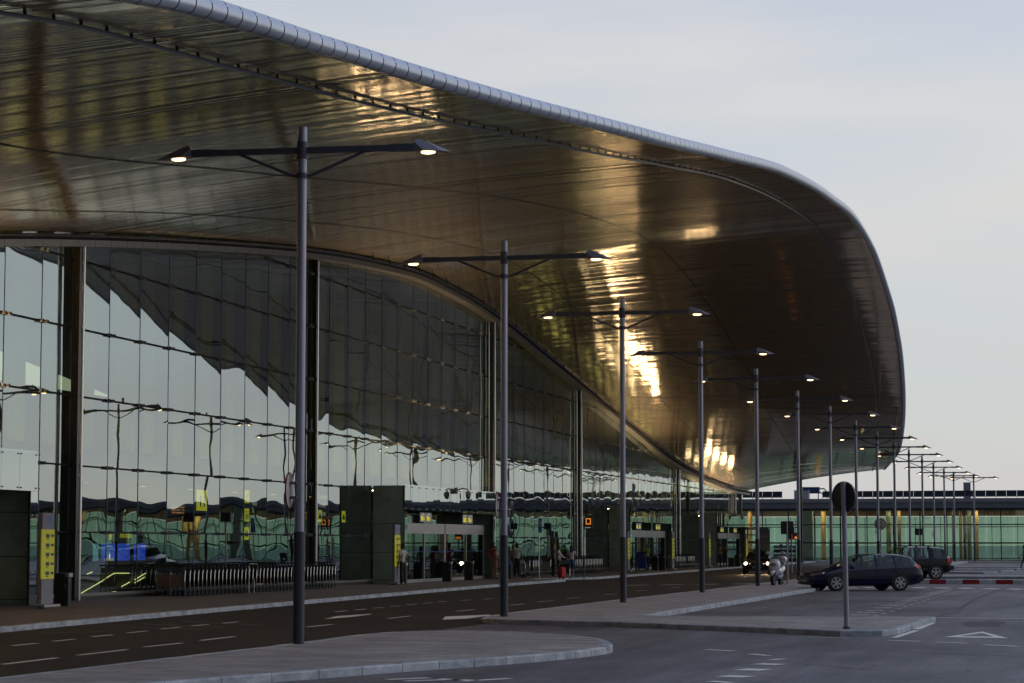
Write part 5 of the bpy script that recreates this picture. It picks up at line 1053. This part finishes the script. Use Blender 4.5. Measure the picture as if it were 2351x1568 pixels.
def ex_t(t, hw):
    seats(t, (.1, -.8)); m = MB(); m.box(2.30, 2.36, -.36, .36, .52, .74, 'black'); m.ring((2.36, 0, .63), (1, 0, 0), .05, .065, .01, 'chrome', 12); m.build('grille', t); m = MB(); m.box(2.361, 2.37, -.36, .36, .735, .755, 'chrome'); m.box(2.361, 2.37, -.37, -.35, .52, .74, 'chrome'); m.box(2.361, 2.37, .35, .37, .52, .74, 'chrome'); m.build('grille_trim', t); m = MB(); m.box(2.34, 2.37, -.27, .27, .36, .47, 'plate'); m.build('number_plate', t)
    text('9527 BHK', .1, 'black', t, (2.372, -.25, .375), (R(90), 0, R(90)))
    for s in (-1, 1):
        h_ = MB(); h_.ell((2.22, s*.66, .63), .09, .13, .115, 'head_on', 14, 10); h_.build('headlight', t, smooth=60); h_ = MB(); h_.ell((2.27, s*.43, .61), .05, .075, .07, 'lamp_warm', 12, 8); h_.build('inner_headlight', t, smooth=60)
        h_ = MB(); h_.ell((.72, s*1.0, .96), .08, .11, .075, 'car_black', 10, 8); h_.build('wing_mirror', t, smooth=60)
        ld = bpy.data.lights.new('headlight_beam', 'SPOT'); ld.energy = 120; ld.color = (1, .72, .42); ld.spot_size = R(60); ld.spot_blend = 1; ld.shadow_soft_size = .08; lo = bpy.data.objects.new('headlight_beam', ld); COL.objects.link(lo); lo.parent = t; lo.location = (2.38, s*.66, .63); lo.rotation_euler = (0, R(-82), 0)
    m = MB(); m.box(-.1, .1, -.30, .30, 1.44, 1.47, 'black'); m.box(-.06, .06, -.22, .22, 1.47, 1.58, 'car_trim'); m.build('roof_sign', t)
    m = MB(); m.box(2.28, 2.36, -.82, .82, .26, .34, 'car_trim'); m.build('bumper', t)
g = gz(1730, 1318); car('taxi', (g.x, g.y + 2.3, 0), R(-90 + 5), 'black saloon taxi driving towards the camera with both headlights on', sal, 'car_black', [(.55, -.3), (-.4, -1.1)], (.95, .1), (-1.1, -1.8), (1.42, -1.36), .32, ex_t)

# white scooter, front wheel towards the camera
g = G(1784, 1343); t = thing('motor_scooter', (g.x, g.y, K), 'white motor scooter with tall windscreen parked on the median beside the fifth lamp post', 'scooter', R(-90 - 6))
def S_(nm, fn, par=None, sm=50): m = MB(); fn(m); return m.build(nm, par or t, smooth=sm)
def whl(m, x_): m.ring((x_, 0, .27), (0, 1, 0), .17, .27, .12, 'rubber', 24); m.ring((x_, 0, .27), (0, 1, 0), .14, .175, .08, 'rim', 24); m.disc((x_, 0, .27), (0, 1, 0), .05, .12, 'rim', 12); [m.bar((x_, 0, .27), (x_ + .15*math.cos(a), 0, .27 + .15*math.sin(a)), .03, .03, 'rim') for a in (0.4, 1.65, 2.9, 4.2, 5.4)]
S_('front_wheel', lambda m: whl(m, .68)); S_('rear_wheel', lambda m: whl(m, -.65))
def loftx(m, st, mt, n_=14):
    vs = []
    for (x_, z_, ry, rz_) in st:
        for i in range(n_): a = 2*math.pi*i/n_; vs.append((x_, ry*math.cos(a), z_ + rz_*math.sin(a)))
    fs = [(j*n_ + i, j*n_ + (i+1) % n_, (j+1)*n_ + (i+1) % n_, (j+1)*n_ + i) for j in range(len(st) - 1) for i in range(n_)] + [tuple(range(n_)), tuple((len(st)-1)*n_ + i for i in range(n_))[::-1]]
    m.add(vs, fs, mt)
def loftz(m, st, mt, n_=14):
    vs = []
    for (z_, x_, rx, ry) in st:
        for i in range(n_): a = 2*math.pi*i/n_; vs.append((x_ + rx*math.cos(a), ry*math.sin(a), z_))
    fs = [(j*n_ + i, j*n_ + (i+1) % n_, (j+1)*n_ + (i+1) % n_, (j+1)*n_ + i) for j in range(len(st) - 1) for i in range(n_)] + [tuple(range(n_))[::-1], tuple((len(st)-1)*n_ + i for i in range(n_))]
    m.add(vs, fs, mt)
S_('fork', lambda m: [m.tube([(.68, s*.09, .27), (.50, s*.07, .62)], .025, 'dark_chrome', 8) for s in (-1, 1)])
S_('front_mudguard', lambda m: loftx(m, [(.92, .44, .03, .03), (.84, .54, .09, .05), (.68, .585, .10, .04), (.52, .56, .09, .05), (.42, .46, .05, .05)], 'scooter_white'))
S_('front_fairing', lambda m: loftz(m, [(.42, .42, .06, .12), (.55, .44, .12, .20), (.72, .46, .15, .25), (.88, .44, .17, .26), (1.0, .38, .16, .20), (1.10, .30, .10, .12)], 'scooter_white'))
S_('headlight', lambda m: m.ell((.60, 0, .86), .05, .16, .07, 'lamp_clear'))
S_('floorboard', lambda m: loftx(m, [(.42, .36, .16, .10), (.1, .32, .20, .08), (-.2, .36, .2, .12), (-.4, .45, .18, .14)], 'scooter_grey'))
S_('rear_fairing', lambda m: loftx(m, [(-.12, .58, .12, .10), (-.3, .60, .20, .17), (-.65, .66, .21, .14), (-.95, .74, .14, .09), (-1.08, .78, .06, .04)], 'scooter_white'))
S_('seat', lambda m: loftx(m, [(-.05, .78, .08, .03), (-.15, .80, .15, .06), (-.45, .80, .17, .06), (-.6, .86, .17, .07), (-.9, .88, .12, .05)], 'black'))
S_('top_box', lambda m: loftx(m, [(-.78, 1.05, .05, .05), (-.82, 1.06, .20, .14), (-1.0, 1.07, .22, .16), (-1.18, 1.05, .18, .13), (-1.22, 1.04, .05, .05)], 'scooter_white'))
S_('handlebar', lambda m: (m.tube([(.30, 0, 1.05), (.26, 0, 1.10)], .03, 'black'), m.tube([(.16, -.34, 1.08), (.28, -.12, 1.12), (.28, .12, 1.12), (.16, .34, 1.08)], .018, 'black', 8)))
for s in (-1, 1): S_('mirror', lambda m: (m.tube([(.24, s*.2, 1.12), (.27, s*.30, 1.30)], .01, 'black', 6), m.ell((.27, s*.33, 1.35), .03, .09, .055, 'scooter_white')))
S_('windscreen', lambda m: m.add([(.44 - .03*abs(y_)*4 - .12*zf - .02, y_, 1.0 + .46*zf*(1 - 1.2*y_*y_*4*.3)) for zf in (0, .33, .66, 1) for y_ in (-.19 + .03*zf, -.1, 0, .1, .19 - .03*zf)], [(j*5 + i, j*5 + i + 1, j*5 + i + 6, j*5 + i + 5) for j in range(3) for i in range(4)], 'wind_glass'))
S_('exhaust', lambda m: m.tube([(-.2, -.16, .28), (-.5, -.2, .26), (-.95, -.22, .36)], [.03, .055, .05], 'dark_chrome', 10)); S_('kickstand', lambda m: m.bar((-.25, .12, .25), (-.42, .22, .0), .03, .02, 'black'))
